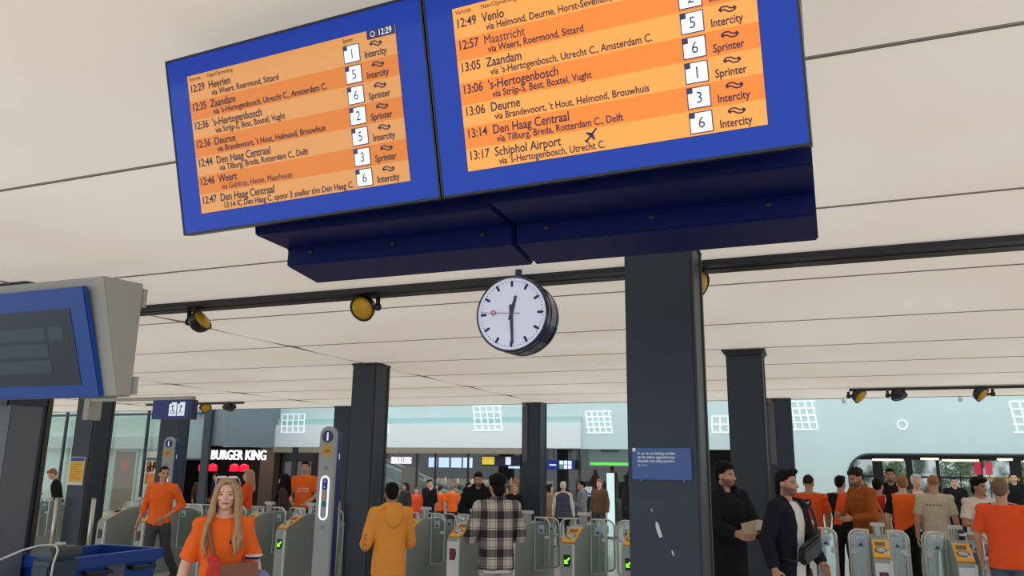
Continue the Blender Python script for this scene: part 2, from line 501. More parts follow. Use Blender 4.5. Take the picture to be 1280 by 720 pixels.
def board(offset, rows, label, dim, clock):
    """front panel tilted forward; local x along the panel, local z up the tilted face, -y towards the viewer"""
    ex = Vector((math.cos(BYAW), math.sin(BYAW), 0))
    org = B0 + ex * offset
    t = thing('departure_board', label, 'departure board', org, BYAW)
    rx = (BTILT, 0, 0)
    bm = new_bm(); box(bm, 0, PW, 0.0, 0.028, 0, PH)
    fr = obj('front_panel', bm, M_frame, t, rot=rx)
    bm = new_bm()
    for a in ((-0.006, 0, -0.006, PH + 0.006), (PW, PW + 0.006, -0.006, PH + 0.006)):
        box(bm, a[0], a[1], -0.002, 0.05, a[2], a[3])
    box(bm, -0.006, PW + 0.006, -0.002, 0.05, -0.008, 0); box(bm, -0.006, PW + 0.006, -0.002, 0.05, PH, PH + 0.008)
    obj('edge_frame', bm, M_bez, t, rot=rx)
    # screen
    sx0, sx1, sz0, sz1 = 0.110 * SC, 1.137 * SC, 0.073 * SC, 0.650 * SC
    SW, SH = sx1 - sx0, sz1 - sz0
    bm = new_bm()
    hd = 0.053
    edges = [0, hd] + [hd + 0.1353 * (i + 1) for i in range(7)]
    edges[-1] = 1.0
    for i in range(8):
        mi = 0 if i % 2 in (0, 1) and i in (0, 1, 3, 5, 7) else 1
        z1_, z0_ = sz1 - edges[i] * SH, sz1 - edges[i + 1] * SH
        box(bm, sx0, sx1, -0.003, 0.001, z0_, z1_, mi)
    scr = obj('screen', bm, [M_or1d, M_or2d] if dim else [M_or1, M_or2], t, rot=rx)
    yy = -0.0045
    for i, (tm, dest, via, tr, typ) in enumerate(rows):
        zt = sz1 - (hd + 0.1353 * i) * SH
        rh = 0.1353 * SH
        bm = new_bm()
        bm_text(bm, tm, 0.0405, (sx0 + 0.008, yy, zt - rh * 0.33), 0.82, bold=0.0005)
        obj('departure_time', bm, M_txt, scr)
        bm = new_bm()
        bm_text(bm, dest, 0.0405, (sx0 + 0.100, yy, zt - rh * 0.33), 0.82, bold=0.0005)
        obj('destination_text', bm, M_txt, scr)
        bm = new_bm()
        bm_text(bm, via, 0.0315, (sx0 + 0.112, yy, zt - rh * 0.76), 0.83, bold=0.0004)
        if dest.startswith('Schiphol'):
            px, pz = sx0 + 0.098 + 0.322, zt - rh * 0.3
            half = [[(.007, .007), (-.013, .012), (-.015, .008), (-.002, -.002)], [(-.012, -.012), (-.021, -.010), (-.0215, -.013), (-.016, -.016)]]
            for pts in [[(.020, .020), (.016, .020), (-.019, -.015), (-.015, -.019), (.020, .016)]] + half + [[(v_, u_) for u_, v_ in p_] for p_ in half]:
                bm.faces.new([bm.verts.new((px + a, yy, pz + c)) for a, c in pts])
        obj('via_text', bm, M_txt, scr)
        bw = 0.066 * SC / 0.9; bh = rh * 0.86
        bx = sx0 + 0.772 * SW
        bz = zt - rh * 0.5
        bm = new_bm()
        def q(x0, x1, z0, z1, y, mi):
            bm.faces.new([bm.verts.new(p) for p in ((x0, y, z0), (x1, y, z0), (x1, y, z1), (x0, y, z1))]).material_index = mi
        q(bx, bx + bw, bz - bh / 2, bz + bh / 2, yy, 1)
        q(bx + .003, bx + bw - .003, bz - bh / 2 + .003, bz + bh / 2 - .003, yy - .0004, 0)
        q(bx, bx + bw * .26, bz + bh / 2 - bw * .26, bz + bh / 2, yy - .0008, 1)
        bm_text(bm, tr, 0.046, (bx + bw * .52, yy - .0008, bz - .002), 0.9, 'CENTER', 1)
        obj('platform_tile', bm, [M_tile, M_tilehead], scr)
        bm = new_bm()
        ns_logo(bm, sx0 + 0.915 * SW, zt - rh * 0.27, 0.027, yy)
        bm_text(bm, typ, 0.0325, (sx0 + 0.862 * SW, yy, zt - rh * 0.72), 0.80, bold=0.0005)
        obj('service_text', bm, M_txt, scr)
    bm = new_bm()
    bm_text(bm, 'Vertrek', 0.021, (sx0 + 0.010, yy, sz1 - hd * SH * .55), 0.85)
    obj('header_text', bm, M_txt, scr); bm = new_bm()
    bm_text(bm, 'Naar/Opmerking', 0.021, (sx0 + 0.10, yy, sz1 - hd * SH * .55), 0.85)
    obj('header_text', bm, M_txt, scr); bm = new_bm()
    bm_text(bm, 'Spoor', 0.021, (sx0 + 0.772 * SW, yy, sz1 - hd * SH * .55), 0.85)
    obj('header_text', bm, M_txt, scr)
    bm = new_bm()
    x0, x1, z0, z1 = sx0 + 0.88 * SW, sx1, sz1 - hd * SH * 1.1, sz1
    bm.faces.new([bm.verts.new(p) for p in ((x0, yy, z0), (x1, yy, z0), (x1, yy, z1), (x0, yy, z1))])
    bm_text(bm, '12:29', 0.029, (x0 + 0.045, yy - .0006, (z0 + z1) / 2), 0.85, mi=1)
    lathe(bm, [(0.009, 0), (0.009, -.0004)], (x0 + 0.024, yy - .0006, (z0 + z1) / 2), 'y', 16, 1)
    lathe(bm, [(0.0072, 0), (0.0072, -.0004)], (x0 + 0.024, yy - .0012, (z0 + z1) / 2), 'y', 16, 0)
    obj('clock_readout', bm, [M_tilehead, M_tile], scr)
    return t
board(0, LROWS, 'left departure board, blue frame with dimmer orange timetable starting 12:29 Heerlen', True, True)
board(1.2689 * SC, RROWS, 'right departure board, blue frame with brighter orange timetable ending Schiphol Airport', False, True)

# navy housing both boards are mounted on
def housing():
    ex = Vector((math.cos(BYAW), math.sin(BYAW), 0))
    t = thing('board_housing', 'long navy steel housing behind and below both departure boards', 'sign housing', (0, 0, 0))
    M_h = mat('housing_navy', (6, 16, 78), 0.4, noise=0.05, spec=.2)
    M_hd = mat('housing_navy_dark', (8, 14, 44), 0.4)
    tl = math.sin(BTILT)
    y0, z0 = 2.30, CAMH + 0.845
    for i, (xa, xb) in enumerate(((-2.035, -1.035), (-1.025, -0.002))):
        s = xa * -0.02
        prof = [(y0 + 0.03, z0 + 0.015), (2.585, 2.705), (2.585, 2.635), (2.80, 2.61), (2.80, 3.38), (y0 - 0.10, 3.38)]
        if i == 0:
            prof = [(a + (0.05 if j in (0, 5) else 0.0), c) for j, (a, c) in enumerate(prof)]
        bm = new_bm(); prism(bm, prof, 'x', xa, xb)
        h = obj('housing_unit', bm, M_h, t, bevel=0.006)
        for k in range(3):
            bm = new_bm(); lathe(bm, [(0.009, 0.0), (0.009, -0.006), (0.004, -0.009)], (xa + 0.12 + 0.38 * k, 2.583, 2.685), 'y', 12)
            obj('bolt', bm, M_dark, h)
    bm = new_bm(); box(bm, -2.055, -0.0, 2.26, 2.84, 3.381, HC)
    obj('ceiling_mount', bm, mat('mount_grey', (160, 170, 168), 0.5), t)
    return t
housing()

# ================================================================== STATION CLOCK
M_face = mat('clock_face', (208, 214, 234), 0.35, emit=0.30)
M_mark = mat('clock_marks', (40, 36, 120), 0.5)
M_hand = mat('clock_hands', (52, 66, 92), 0.5)
M_red = mat('clock_red', (190, 70, 70), 0.5)
M_clockbody = mat('clock_body', (10, 30, 78), 0.22, coat=0.4)
def clock():
    t = thing('station_clock', 'round white double-faced station clock with navy case hanging from the ceiling', 'clock', (-2.385, 5.95, 3.067))
    r_ = 0.313
    bm = new_bm()
    lathe(bm, [(r_ - .012, -0.0), (r_, -0.004), (r_ + .006, 0.01), (r_ + .006, 0.045), (r_ - .006, 0.055), (r_ - .006, 0.075), (r_ + .006, .085), (r_ + .006, 0.20), (r_ - .006, .21), (r_ - .006, .225), (r_ + .004, .235), (r_ + .004, .27), (r_, .28)], seg=64)
    obj('case', bm, M_clockbody, t, smooth=False)
    bm = new_bm(); lathe(bm, [(0.0, -0.008), (r_ - 0.013, -0.008), (r_ - .013, 0.0), (0.0, 0.0)], seg=64)
    f = obj('dial', bm, M_face, t)
    bm = new_bm(); lathe(bm, [(r_ - 0.013, -.004), (r_ - .013, -.016), (r_ - 0.002, -.016), (r_ + .004, -.004)], seg=64)
    obj('bezel', bm, mat('clock_bezel', (28, 40, 66), 0.3), t)
    bm = new_bm()
    for k in range(60):
        a = 2 * PI * k / 60
        c, s_ = math.cos(a), math.sin(a)
        u = Vector((s_, 0, c)); v = Vector((c, 0, -s_))
        if k % 5 == 0:
            r0, r1, wd = 0.222, 0.278, 0.0115
            pts = []
            for q in range(9):
                th = -PI / 2 + PI * q / 8
                pts.append(u * (r1 - wd + wd * math.cos(th)) + v * (wd * math.sin(th)))
            for q in range(9):
                th = PI / 2 + PI * q / 8
                pts.append(u * (r0 + wd + wd * math.cos(th)) + v * (wd * math.sin(th)))
            bm.faces.new([bm.verts.new(p + Vector((0, -.0095, 0))) for p in pts])
        else:
            p0 = u * 0.27
            bm.faces.new([bm.verts.new(p0 + u * (.005 * math.cos(2 * PI * q / 8)) + v * (.005 * math.sin(2 * PI * q / 8)) + Vector((0, -.0095, 0))) for q in range(8)])
    obj('hour_marks', bm, M_mark, f)
    def hand(name, deg, prof, y, m):
        a = R(deg); u = Vector((math.sin(a), 0, math.cos(a))); v = Vector((math.cos(a), 0, -math.sin(a)))
        bm = new_bm()
        A = [bm.verts.new(u * l + v * w_ + Vector((0, y, 0))) for l, w_ in prof]
        B_ = [bm.verts.new(u * l + v * w_ + Vector((0, y - .004, 0))) for l, w_ in prof]
        n_ = len(prof)
        bm.faces.new(A); bm.faces.new(B_[::-1])
        for i in range(n_): bm.faces.new((A[i], B_[i], B_[(i + 1) % n_], A[(i + 1) % n_]))
        return obj(name, bm, m, t)
    hand('hour_hand', 14, [(-.055, -.016), (-.055, .016), (.145, .012), (.152, .006), (.152, -.006), (.145, -.012)], -.012, M_hand)
    hand('minute_hand', 177, [(-.075, -.016), (-.075, .016), (.245, .010), (.252, .005), (.252, -.005), (.245, -.010)], -.017, M_hand)
    h = hand('second_hand', 274, [(-.075, -.003), (-.075, .003), (.268, .002), (.268, -.002)], -.022, M_red)
    a = R(274)
    bm = new_bm()
    tube(bm, arc((math.sin(a) * .155, -.025, math.cos(a) * .155), .0185, 0, 360, 28), .0042, 6)
    obj('sweep_ring', bm, M_red, h)
    bm = new_bm(); tube(bm, [(0, 0.14, r_ - .005), (0, 0.14, HC - 3.067 - 0.03)], 0.03, 12)
    obj('ceiling_bracket', bm, M_clockbody, t)
clock()

# ================================================================== SWITCHED-OFF SIGN LEFT
def dead_sign():
    t = thing('information_screen', 'blue framed switched-off screen in grey casing at the left edge', 'information screen', (-5.2, 4.6, 0))
    zb, zt = 2.335, 3.155
    tilt = math.atan2(0.28, zt - zb)
    L = math.hypot(0.28, zt - zb)
    x0 = -1.55
    bm = new_bm()
    prism(bm, [(-0.27, 3.23), (-0.01, 2.34), (0.12, 2.34), (0.12, 3.25)], 'x', x0, 0.095)
    obj('casing', bm, M_grey, t, bevel=0.008)
    bm = new_bm()
    box(bm, x0, -0.045, 0.0, 0.05, 0.0, L)
    fp = obj('front_panel', bm, mat('dead_sign_blue', (26, 74, 160), 0.3), t, loc=(0, -0.045, zb - 0.01), rot=(tilt, 0, 0), bevel=0.01)
    bm = new_bm(); box(bm, x0 + 0.12, -0.215, -0.004, 0.0, 0.105, L - 0.16)
    sc = obj('screen', bm, mat('dead_screen', (34, 48, 66), 0.15), t, loc=(0, -0.045, zb - 0.01), rot=(tilt, 0, 0))
    bm = new_bm()
    for (a, b_, c, d) in ((-0.62, -0.46, .46, .56), (-1.4, -0.66, .46, .56), (-1.4, -0.65, .33, .43), (-1.4, -0.64, .20, .30)):
        box(bm, a + .14, b_ + .14, -0.006, -0.004, c + .01, d + .01)
    obj('blank_field', bm, mat('dead_field', (52, 72, 90), 0.2), sc)
    bm = new_bm(); box(bm, -0.02, 0.10, 0.12, 0.16, 3.06, 3.21); obj('mounting_tab', bm, M_grey, t)
    bm = new_bm(); box(bm, -0.02, 0.11, 0.12, 0.16, 2.36, 2.50); obj('mounting_tab', bm, M_grey, t)
    # beam to the column behind
    bm = new_bm(); box(bm, -1.4, -1.3, 0.12, 0.46, 2.6, 2.75); obj('wall_bracket', bm, M_dark, t)
    bm = new_bm(); box(bm, -1.9, -1.3, 0.30, 0.46, 2.6, 2.75); obj('wall_bracket', bm, M_dark, t)
    return t
dead_sign()
# grey cabinet on the column below the sign
t = thing('wall_cabinet', 'grey steel cabinet standing at the far left frame edge before the column', 'cabinet', (-6.75, 4.85, 0))
bm = new_bm(); box(bm, -0.28, 0.28, -0.1, 0.2, 0, 2.3); obj('body', bm, mat('cabinet_grey', (92, 98, 106), 0.5), t, bevel=0.01)
bm = new_bm(); box(bm, -0.22, 0.2, -0.112, -0.1, 0.9, 1.85); obj('door', bm, mat('cabinet_door', (40, 46, 58), 0.4), t)

# hanging blue wheelchair sign on arm
t = thing('hanging_sign', 'small blue sign with two white lift pictograms hanging on a grey arm', 'sign', (-10.95, 11.1, 2.75))
bm = new_bm(); box(bm, -0.46, 0.40, -0.05, 0.05, -0.165, 0.17); sg = obj('sign_panel', bm, M_ns_blue, t, bevel=0.006)
bm = new_bm(); box(bm, 0.401, 0.47, -0.07, 0.07, -0.175, 0.17); obj('end_cap', bm, mat('sign_cap', (20, 28, 72), 0.4), t)
M_pic = mat('pictogram_white', (222, 232, 244), 0.4, emit=0.5)
for k in range(2):
    x = 0.02 + 0.19 * k - 0.0
    bm = new_bm()
    prism(bm, [(x - .08, -.11), (x + .085, -.11), (x + .085, .13), (x - .03, .13), (x - .03, .10), (x - .08, .10)], 'y', -0.056, -0.051, 0)
    lathe(bm, [(0.022, 0), (0.022, -.003)], (x, -0.0565, 0.06), 'y', 12, 1)
    if k == 0:
        tube(bm, [(x, -.058, .035), (x + .005, -.058, -.02), (x + .035, -.058, -.02), (x + .05, -.058, -.07)], .008, 6, 1)
        tube(bm, arc((x, -.058, -.04), .035, 120, 330, 10), .005, 6, 1)
    else:
        tube(bm, [(x - .04, -.058, -.07), (x - .01, -.058, -.02), (x - .005, -.058, .03), (x + .03, -.058, .05)], .008, 6, 1)
        tube(bm, [(x + .0, -.058, -.02), (x + .04, -.058, -.07)], .007, 6, 1)
    obj('pictogram', bm, [M_pic, mat('pictogram_ink', (120, 140, 170), 0.5) if k else M_ns_blue], sg)
bm = new_bm(); box(bm, -2.05, 0.44, -0.04, 0.04, 0.175, 0.235); obj('support_arm', bm, M_grey, t)
bm = new_bm(); box(bm, -2.15, -2.02, -0.06, 0.23, -0.16, 0.235); obj('column_clamp', bm, M_grey, t)

# yellow poster on the column
t = thing('notice_poster', 'yellow and white timetable poster with navy header on the left column', 'poster', (-13.40, 11.325, 1.65))
bm = new_bm(); box(bm, -.19, .19, -.012, 0.004, -.26, .26); pp = obj('frame', bm, mat('poster_white', (214, 212, 200), 0.5), t)
bm = new_bm(); box(bm, -.175, .175, -.016, -.012, -.2, .17); obj('sheet', bm, mat('poster_yellow', (226, 178, 40), 0.5), pp)
bm = new_bm(); box(bm, -.175, .175, -.016, -.012, .18, .25); obj('header', bm, M_ns_blue, pp)
bm = new_bm()
for k in range(7): box(bm, -.15, .15 - .05 * (k % 3), -.0175, -.016, .12 - .045 * k, .132 - .045 * k)
obj('print_lines', bm, mat('poster_print', (190, 120, 30), 0.6), pp)

# notice plaque on the main column
t = thing('camera_notice', 'blue rectangular video surveillance notice screwed to the big navy column', 'sign', (-1.115, 5.592, 1.875))
bm = new_bm(); box(bm, -.205, .205, -.014, 0.006, -.107, .107); pq = obj('plate', bm, mat('plaque_blue', (52, 84, 150), 0.35), t, bevel=0.003)
M_wt = mat('plaque_text', (226, 230, 240), 0.5)
for k, s_ in enumerate(("In uw en ons belang worden", "op dit station eigendommen", "bewaakt met videocamera's")):
    text('notice_text', s_, 0.0285, M_wt, pq, (-.165, -.0155, .07 - .026 * k), xs=0.80, bold=0.0004)
text('notice_text', 'BS 7 9 8 5', 0.017, M_wt, pq, (-.165, -.0155, -.012), xs=1.0)
bm = new_bm(); box(bm, -.2, -.178, -.0165, -.0145, .083, .105); obj('corner_mark', bm, M_wt, pq)
for x in (-.15, .15):
    bm = new_bm(); lathe(bm, [(.006, 0.0), (.006, -.01), (.003, -.012)], (x, -.0, -.113), 'y', 10); obj('screw', bm, M_steel, t)
# remains of torn stickers
for (x, z, s_, lb) in ((-1.155, 1.435, 1.0, 'torn white sticker scrap in the middle of the big navy column'), (-1.195, 1.565, .22, 'tiny white speck of paper on the big navy column'), (-1.06, 1.29, .35, 'small faint scratch of paper low on the big navy column')):
    bm = new_bm()
    pts = [(-.012, .055), (.004, .045), (.012, .02), (.026, -.03), (.03, -.042), (.012, -.05), (-.002, -.02), (-.014, .02)]
    prism(bm, [(a * s_, c * s_) for a, c in pts], 'y', 5.593, 5.6015)
    o = obj('sticker_scrap', bm, mat('paper_scrap', (206, 212, 216), 0.7)); o.location = (x, 0, z)
    tag(o, lb, 'sticker')

# ================================================================== INFORMATION PILLARS
M_pil = mat('pillar_grey', (164, 170, 172), 0.45, noise=0.03)
M_pilblue = mat('pillar_blue', (24, 34, 104), 0.4)
M_orange_disc = mat('ov_disc_orange', (214, 160, 60), 0.5)
def pillar(x, y, rz, label):
    t = thing('information_pillar', label, 'information pillar', (x, y, 0), rz)
    hw = 0.135
    prof = [(-hw, 0)] + [(hw * math.cos(R(a)), 2.25 + hw * math.sin(R(a))) for a in range(180, -1, -12)] + [(hw, 0)]
    prof = [(-hw, 0.0)] + [p for p in prof[1:-1]] + [(hw, 0.0)]
    bm = new_bm(); prism(bm, prof, 'y', -0.03, 0.03); obj('front_blade', bm, M_pil, t, bevel=0.006)
    bm = new_bm(); prism(bm, [(a * .97, c * .992) for a, c in prof], 'y', 0.03, 0.17); bl = obj('blue_side', bm, M_pilblue, t)
    bm = new_bm(); lathe(bm, [(0.088, 0.0), (0.088, -.006)], (0, -.032, 2.235), 'y', 32, 0)
    bm_text(bm, 'i', 0.17, (0, -.0395, 2.235), 1.0, 'CENTER', 1, bold=0.006)
    obj('information_mark', bm, [M_pilblue, M_pic], t)
    bm = new_bm(); lathe(bm, [(0.085, 0.0), (0.085, -.004)], (0, -.031, 2.03), 'y', 32, 0)
    bm_text(bm, 'ov', 0.08, (0, -.0365, 2.03), 1.0, 'CENTER', 1, bold=0.003)
    obj('travel_card_mark', bm, [M_orange_disc, mat('ov_ink', (120, 80, 20), .5)], t)
    # lit oval call panel
    bm = new_bm()
    z0, z1, wr = 1.12, 1.60, 0.062
    path = [(wr * math.cos(R(a)), -.036, z1 + wr * math.sin(R(a))) for a in range(0, 181, 15)] + [(wr * math.cos(R(a)), -.036, z0 + wr * math.sin(R(a))) for a in range(180, 361, 15)]
    tube(bm, path + [path[0]], 0.012, 8)
    obj('call_panel_ring', bm, mat('pillar_light', (232, 240, 255), 0.4, emit=0.9), t, smooth=True)
    bm = new_bm()
    for z, mi, r_ in ((1.59, 0, .036), (1.51, 0, .036), (1.38, 1, .034), (1.28, 2, .036)):
        lathe(bm, [(r_, 0.0), (r_, -.01), (r_ * .7, -.013)], (0, -.03, z), 'y', 20, mi)
    box(bm, -.036, .036, -.034, -.03, 1.51, 1.59, 0); box(bm, -.034, .034, -.034, -.03, 1.24, 1.3, 2)
    for z in (1.59, 1.51, 1.38): lathe(bm, [(.014, 0), (.014, -.003)], (0, -.042, z), 'y', 12, 3)
    obj('call_button', bm, [mat('button_blue', (34, 64, 150), .4), mat('button_orange', (222, 120, 60), .4), mat('button_green', (30, 130, 90), .4), M_white], t)
    for z in (1.78, .95):
        bm = new_bm(); lathe(bm, [(.03, 0), (.03, -.003)], (0, -.031, z), 'y', 14)
        obj('speaker_grille', bm, mat('grille_grey', (140, 146, 148), .6), t)
    o = text('side_mark', 'i', 0.13, M_pic, bl, (hw * .975 + .002, 0.10, 1.95), (PI / 2, 0, PI / 2), align='CENTER', bold=.004)
    return t
pillar(-6.94, 10.1, R(4), 'tall grey information pillar with lit oval call panel beside the dark column')
pillar(-13.83, 14.0, R(8), 'smaller looking grey information pillar behind the walking man in orange')

# guard posts at columns
for x, y, h_, lb in ((-7.45, 11.22, 1.24, 'steel guard post left of the column by the information pillar'), (-6.62, 11.22, 1.22, 'steel guard post right of the column behind the yellow hoodie'),
                 (-13.66, 11.2, 1.14, 'steel guard post left of the column with yellow poster'), (-12.73, 11.2, 1.16, 'steel guard post right of the column with yellow poster')):
    t = thing('guard_post', lb, 'guard post', (x, y, 0), 0, 'steel guard posts')
    bm = new_bm(); tube(bm, [(0, 0, 0.01), (0, 0, h_)], 0.038, 16); obj('post', bm, M_tube, t, smooth=True)
    bm = new_bm(); lathe(bm, [(.04, h_), (.04, h_ + .01), (.02, h_ + .014)], axis='z', seg=16); obj('post_cap', bm, M_steel, t)
    bm = new_bm(); lathe(bm, [(.07, 0), (.07, .012), (.045, .02)], axis='z', seg=16); obj('base_flange', bm, M_steel, t)

# ================================================================== TICKET GATES
def gate(label, x, y, reader='yellow', display='green', plate=None, rear=True, left=0.34, right=0.34):
    t = thing('ticket_gate', label, 'ticket gate', (x, y, 0), 0, 'station ticket gates')
    hw = 0.095
    prof = [(0, 0), (0, .82), (0.02, .84), (.48, 1.03), (.54, 1.04), (1.15, 1.04), (1.26, 1.02), (1.66, .84), (1.68, .82), (1.68, 0)]
    bm = new_bm(); prism(bm, prof, 'x', -hw, hw); obj('cabinet', bm, M_cab, t, bevel=0.006)
    bm = new_bm(); box(bm, -hw + .008, hw - .022, -.012, 0.0, .04, .795)
    fp = obj('front_plate', bm, plate or M_cab, t)
    bm = new_bm(); box(bm, hw - .02, hw + .004, -.02, .012, .02, .83); obj('corner_trim', bm, M_white, t)
    # pentagon display
    bm = new_bm(); prism(bm, [(-.05, .70), (.045, .70), (.055, .62), (.035, .55), (-.045, .545)], 'y', -.016, -.012, 0)
    if display == 'green':
        prism(bm, [(-.035, .585), (-.035, .64), (-.018, .622), (.028, .668), (.04, .654), (-.003, .609), (.018, .588)], 'y', -.019, -.016, 1)
    elif display == 'red':
        prism(bm, [(-.036, .69), (.03, .69), (.036, .62), (.022, .56), (-.03, .556)], 'y', -.018, -.016, 1)
    obj('direction_display', bm, [M_black, M_green if display == 'green' else M_redlamp], t)
    # reader plate on the slope
    ang = math.atan2(.19, .46)
    rm = {'yellow': M_yellow, 'plain': mat('reader_beige', (190, 184, 168), .4)}[reader]
    bm = new_bm(); box(bm, -hw + .003, hw - .003, 0.0, .43, 0.0, .018)
    rd = obj('card_reader', bm, rm, t, loc=(0, .03, .846), rot=(ang, 0, 0), bevel=0.006)
    bm = new_bm(); box(bm, -.065, .05, .27, .37, .0185, .021); obj('reader_screen', bm, mat('reader_lcd', (92, 76, 60), .2) if reader == 'yellow' else M_black, rd)
    if reader == 'yellow':
        bm = new_bm()
        lathe(bm, [(.072, .018), (.07, .023), (.0, .023)], (-.005, .165, 0), 'z', 24, 0)
        lathe(bm, [(.05, .023), (.048, .026), (.0, .026)], (-.005, .165, 0), 'z', 24, 1)
        obj('tap_disc', bm, [mat('tap_ring', (96, 84, 62), .4), mat('tap_grey', (176, 178, 182), .4)], rd)
        bm = new_bm(); lathe(bm, [(.03, .02), (.028, .03), (.0, .03)], (.05, .085, 0), 'z', 20, 0)
        lathe(bm, [(.01, .03), (.01, .032)], (.05, .085, 0), 'z', 12, 1)
        obj('tap_target', bm, [M_white, M_black], rd)
    # leaf post with cap
    def post(yp, zc):
        bm = new_bm()
        for sx in (-.045, .045): tube(bm, [(sx, yp, 1.03), (sx, yp, zc)], .013, 8)
        box(bm, -.03, .03, yp - .012, yp + .012, 1.03, zc - .02)
        p = obj('leaf_post', bm, M_steel, t)
        bm = new_bm(); box(bm, -.085, .085, yp - .03, yp + .05, zc - .025, zc + .022); obj('post_cap', bm, mat('cap_grey', (196, 196, 194), .4), p, bevel=.008)
    def leaf(s, yp, ztop, span):
        x0, x1, zb = s * .115, s * span, .38
        rr = .11
        pts = [(x0, yp, zb), (x0, yp, ztop)]
        a0, a1 = (90, 0) if s > 0 else (90, 180)
        pts += arc((x1 - s * rr, yp, ztop - rr), rr, a0, a1, 6)
        a0, a1 = (0, -90) if s > 0 else (180, 270)
        pts += arc((x1 - s * .07, yp, zb + .07), .07, a0, a1, 5)
        pts.append((x0, yp, zb))
        bm = new_bm(); tube(bm, pts, .0135, 8, cap=False)
        lf = obj('gate_leaf', bm, M_tube, t, smooth=True)
        bm = new_bm()
        pv = [bm.verts.new((px, yp, pz)) for px, py, pz in pts[:-1]]
        pv2 = [bm.verts.new((px, yp + .008, pz)) for px, py, pz in pts[:-1]]
        bm.faces.new(pv); bm.faces.new(pv2[::-1])
        obj('glass_pane', bm, M_glass, lf)
        bm = new_bm(); box(bm, min(x0 + s * .05, x0 + s * .14), max(x0 + s * .05, x0 + s * .14), yp - .006, yp - .002, .90, 1.01)
        prism(bm, [(x0 + s * .07, .92), (x0 + s * .125, .92), (x0 + s * .105, .95), (x0 + s * .085, .96)], 'y', yp - .008, yp - .006, 1)
        obj('door_pictogram', bm, [mat('leaf_sign', (168, 190, 206), .4), mat('leaf_sign_ink', (24, 44, 80), .4)], lf)
        bm = new_bm(); lathe(bm, [(.035, 0), (.035, -.02), (.03, -.026)], (x1 - s * .04, yp, .84), 'y', 16)
        bmesh.ops.scale(bm, vec=(1, 1, .6), verts=bm.verts, space=Matrix.Translation((0, 0, -.84)))
        obj('leaf_sensor', bm, M_white, lf)
    post(.75, 1.185)
    for yp, zt in ((.75, 1.115),) + (((1.18, 1.09),) if rear else ()):
        leaf(-1, yp, zt, left); leaf(1, yp, zt, right)
    return t

Y0 = 10.6
# right bank
gate('ticket gate with yellow reader behind the man in black jacket and white shirt', -.40, Y0, display='red', plate=M_white)
gate('ticket gate with white front plate before the bearded man in rust jacket', .43, Y0, display='red', plate=M_white)
gate('rightmost ticket gate, beside the man in plain orange shirt', 1.29, Y0, display='red', plate=M_white)
# middle bank
gate('ticket gate showing red display with white front between hoodie man and plaid man', -5.10, Y0, display='red', plate=M_white)
gate('ticket gate half hidden behind the man in plaid shirt', -4.26, Y0, display='red', plate=M_white)
gate('ticket gate showing a green arrow left of the big navy column', -3.41, Y0)
gate('ticket gate showing a green arrow cut by the left edge of the big navy column', -2.575, Y0)
gate('ticket gate hidden mostly by the man in yellow hoodie', -5.95, Y0, display='red')
# left bank
gate('ticket gate with green arrow just left of the tall information pillar', -8.06, Y0)
gate('ticket gate directly behind the blonde woman with shoulder bag', -8.90, Y0)
gate('ticket gate with yellow reader between the walking man and the blonde woman', -9.72, Y0, display='red')
gate('ticket gate partly hidden by the walking man in orange', -10.94, Y0, display='red', right=.62)
gate('ticket gate with plain beige top above the blue bin', -11.8, Y0, reader='plain', display='none')
gate('ticket gate seen between the two leftmost columns', -14.75, Y0 + .3, display='red')
gate('farther ticket gate seen between the two leftmost columns', -15.6, Y0 + .3, display='red')

# ================================================================== FAR HALL
YW = 26.0
M_wall = mat('teal_plaster', (208, 228, 226), 0.5, noise=0.07, nscale=0.9, stretch=(1, 1, .4))
def arch_wall():
    """far wall: slab with one wide shop opening and one rounded window opening"""
    bm = new_bm()
    box(bm, -20.2, -1.4, YW, YW + .3, 2.42, 8.0); box(bm, -4, -1.4, YW, YW + .1, 0, .12)
    box(bm, -1.4, 0.32, YW, YW + .3, 0, 8.0)
    # rounded opening: x from .32 to 12, z up to 2.33, corner radius .55
    r_ = .6
    pts = [(0.32, 0.0), (0.32, 2.33 - r_)] + [(0.32 + r_ - r_ * math.cos(R(a)), 2.33 - r_ + r_ * math.sin(R(a))) for a in range(10, 91, 10)]
    pts += [(14, 2.33), (14, 8.0), (0.3199, 8.0)]
    prism(bm, [(0.32, 2.33 - r_)] + pts[2:], 'y', YW, YW + .3)
    struct(obj('wall_back', bm, M_wall))
arch_wall()
# dark trim round the rounded opening
bm = new_bm()
r_ = .6
path = [(0.34, YW - .01, 0.0), (0.34, YW - .01, 2.31 - r_)] + [(0.34 + r_ - r_ * math.cos(R(a)), YW - .01, 2.31 - r_ + r_ * math.sin(R(a))) for a in range(10, 91, 10)] + [(14, YW - .01, 2.31)]
tube(bm, path, .035, 6)
struct(obj('trim_1', bm, mat('opening_trim', (60, 72, 76), .4)))
# white illuminated fascia over the shops
bm = new_bm(); box(bm, -22.7, -7.85, YW - .22, YW - .02, 2.44, 3.28)
struct(obj('trim_2', bm, mat('fascia_white', (236, 242, 242), .5, noise=.02)))
bm = new_bm(); box(bm, -22.7, -7.85, YW - .12, YW - .02, 3.28, 3.5)
struct(obj('trim_3', bm, mat('fascia_glass', (176, 214, 208), .3)))
bm = new_bm(); box(bm, -20.2, -9.9, YW - .3, YW + .6, 2.24, 2.44)
struct(obj('trim_4', bm, mat('soffit_beige', (150, 140, 124), .6)))

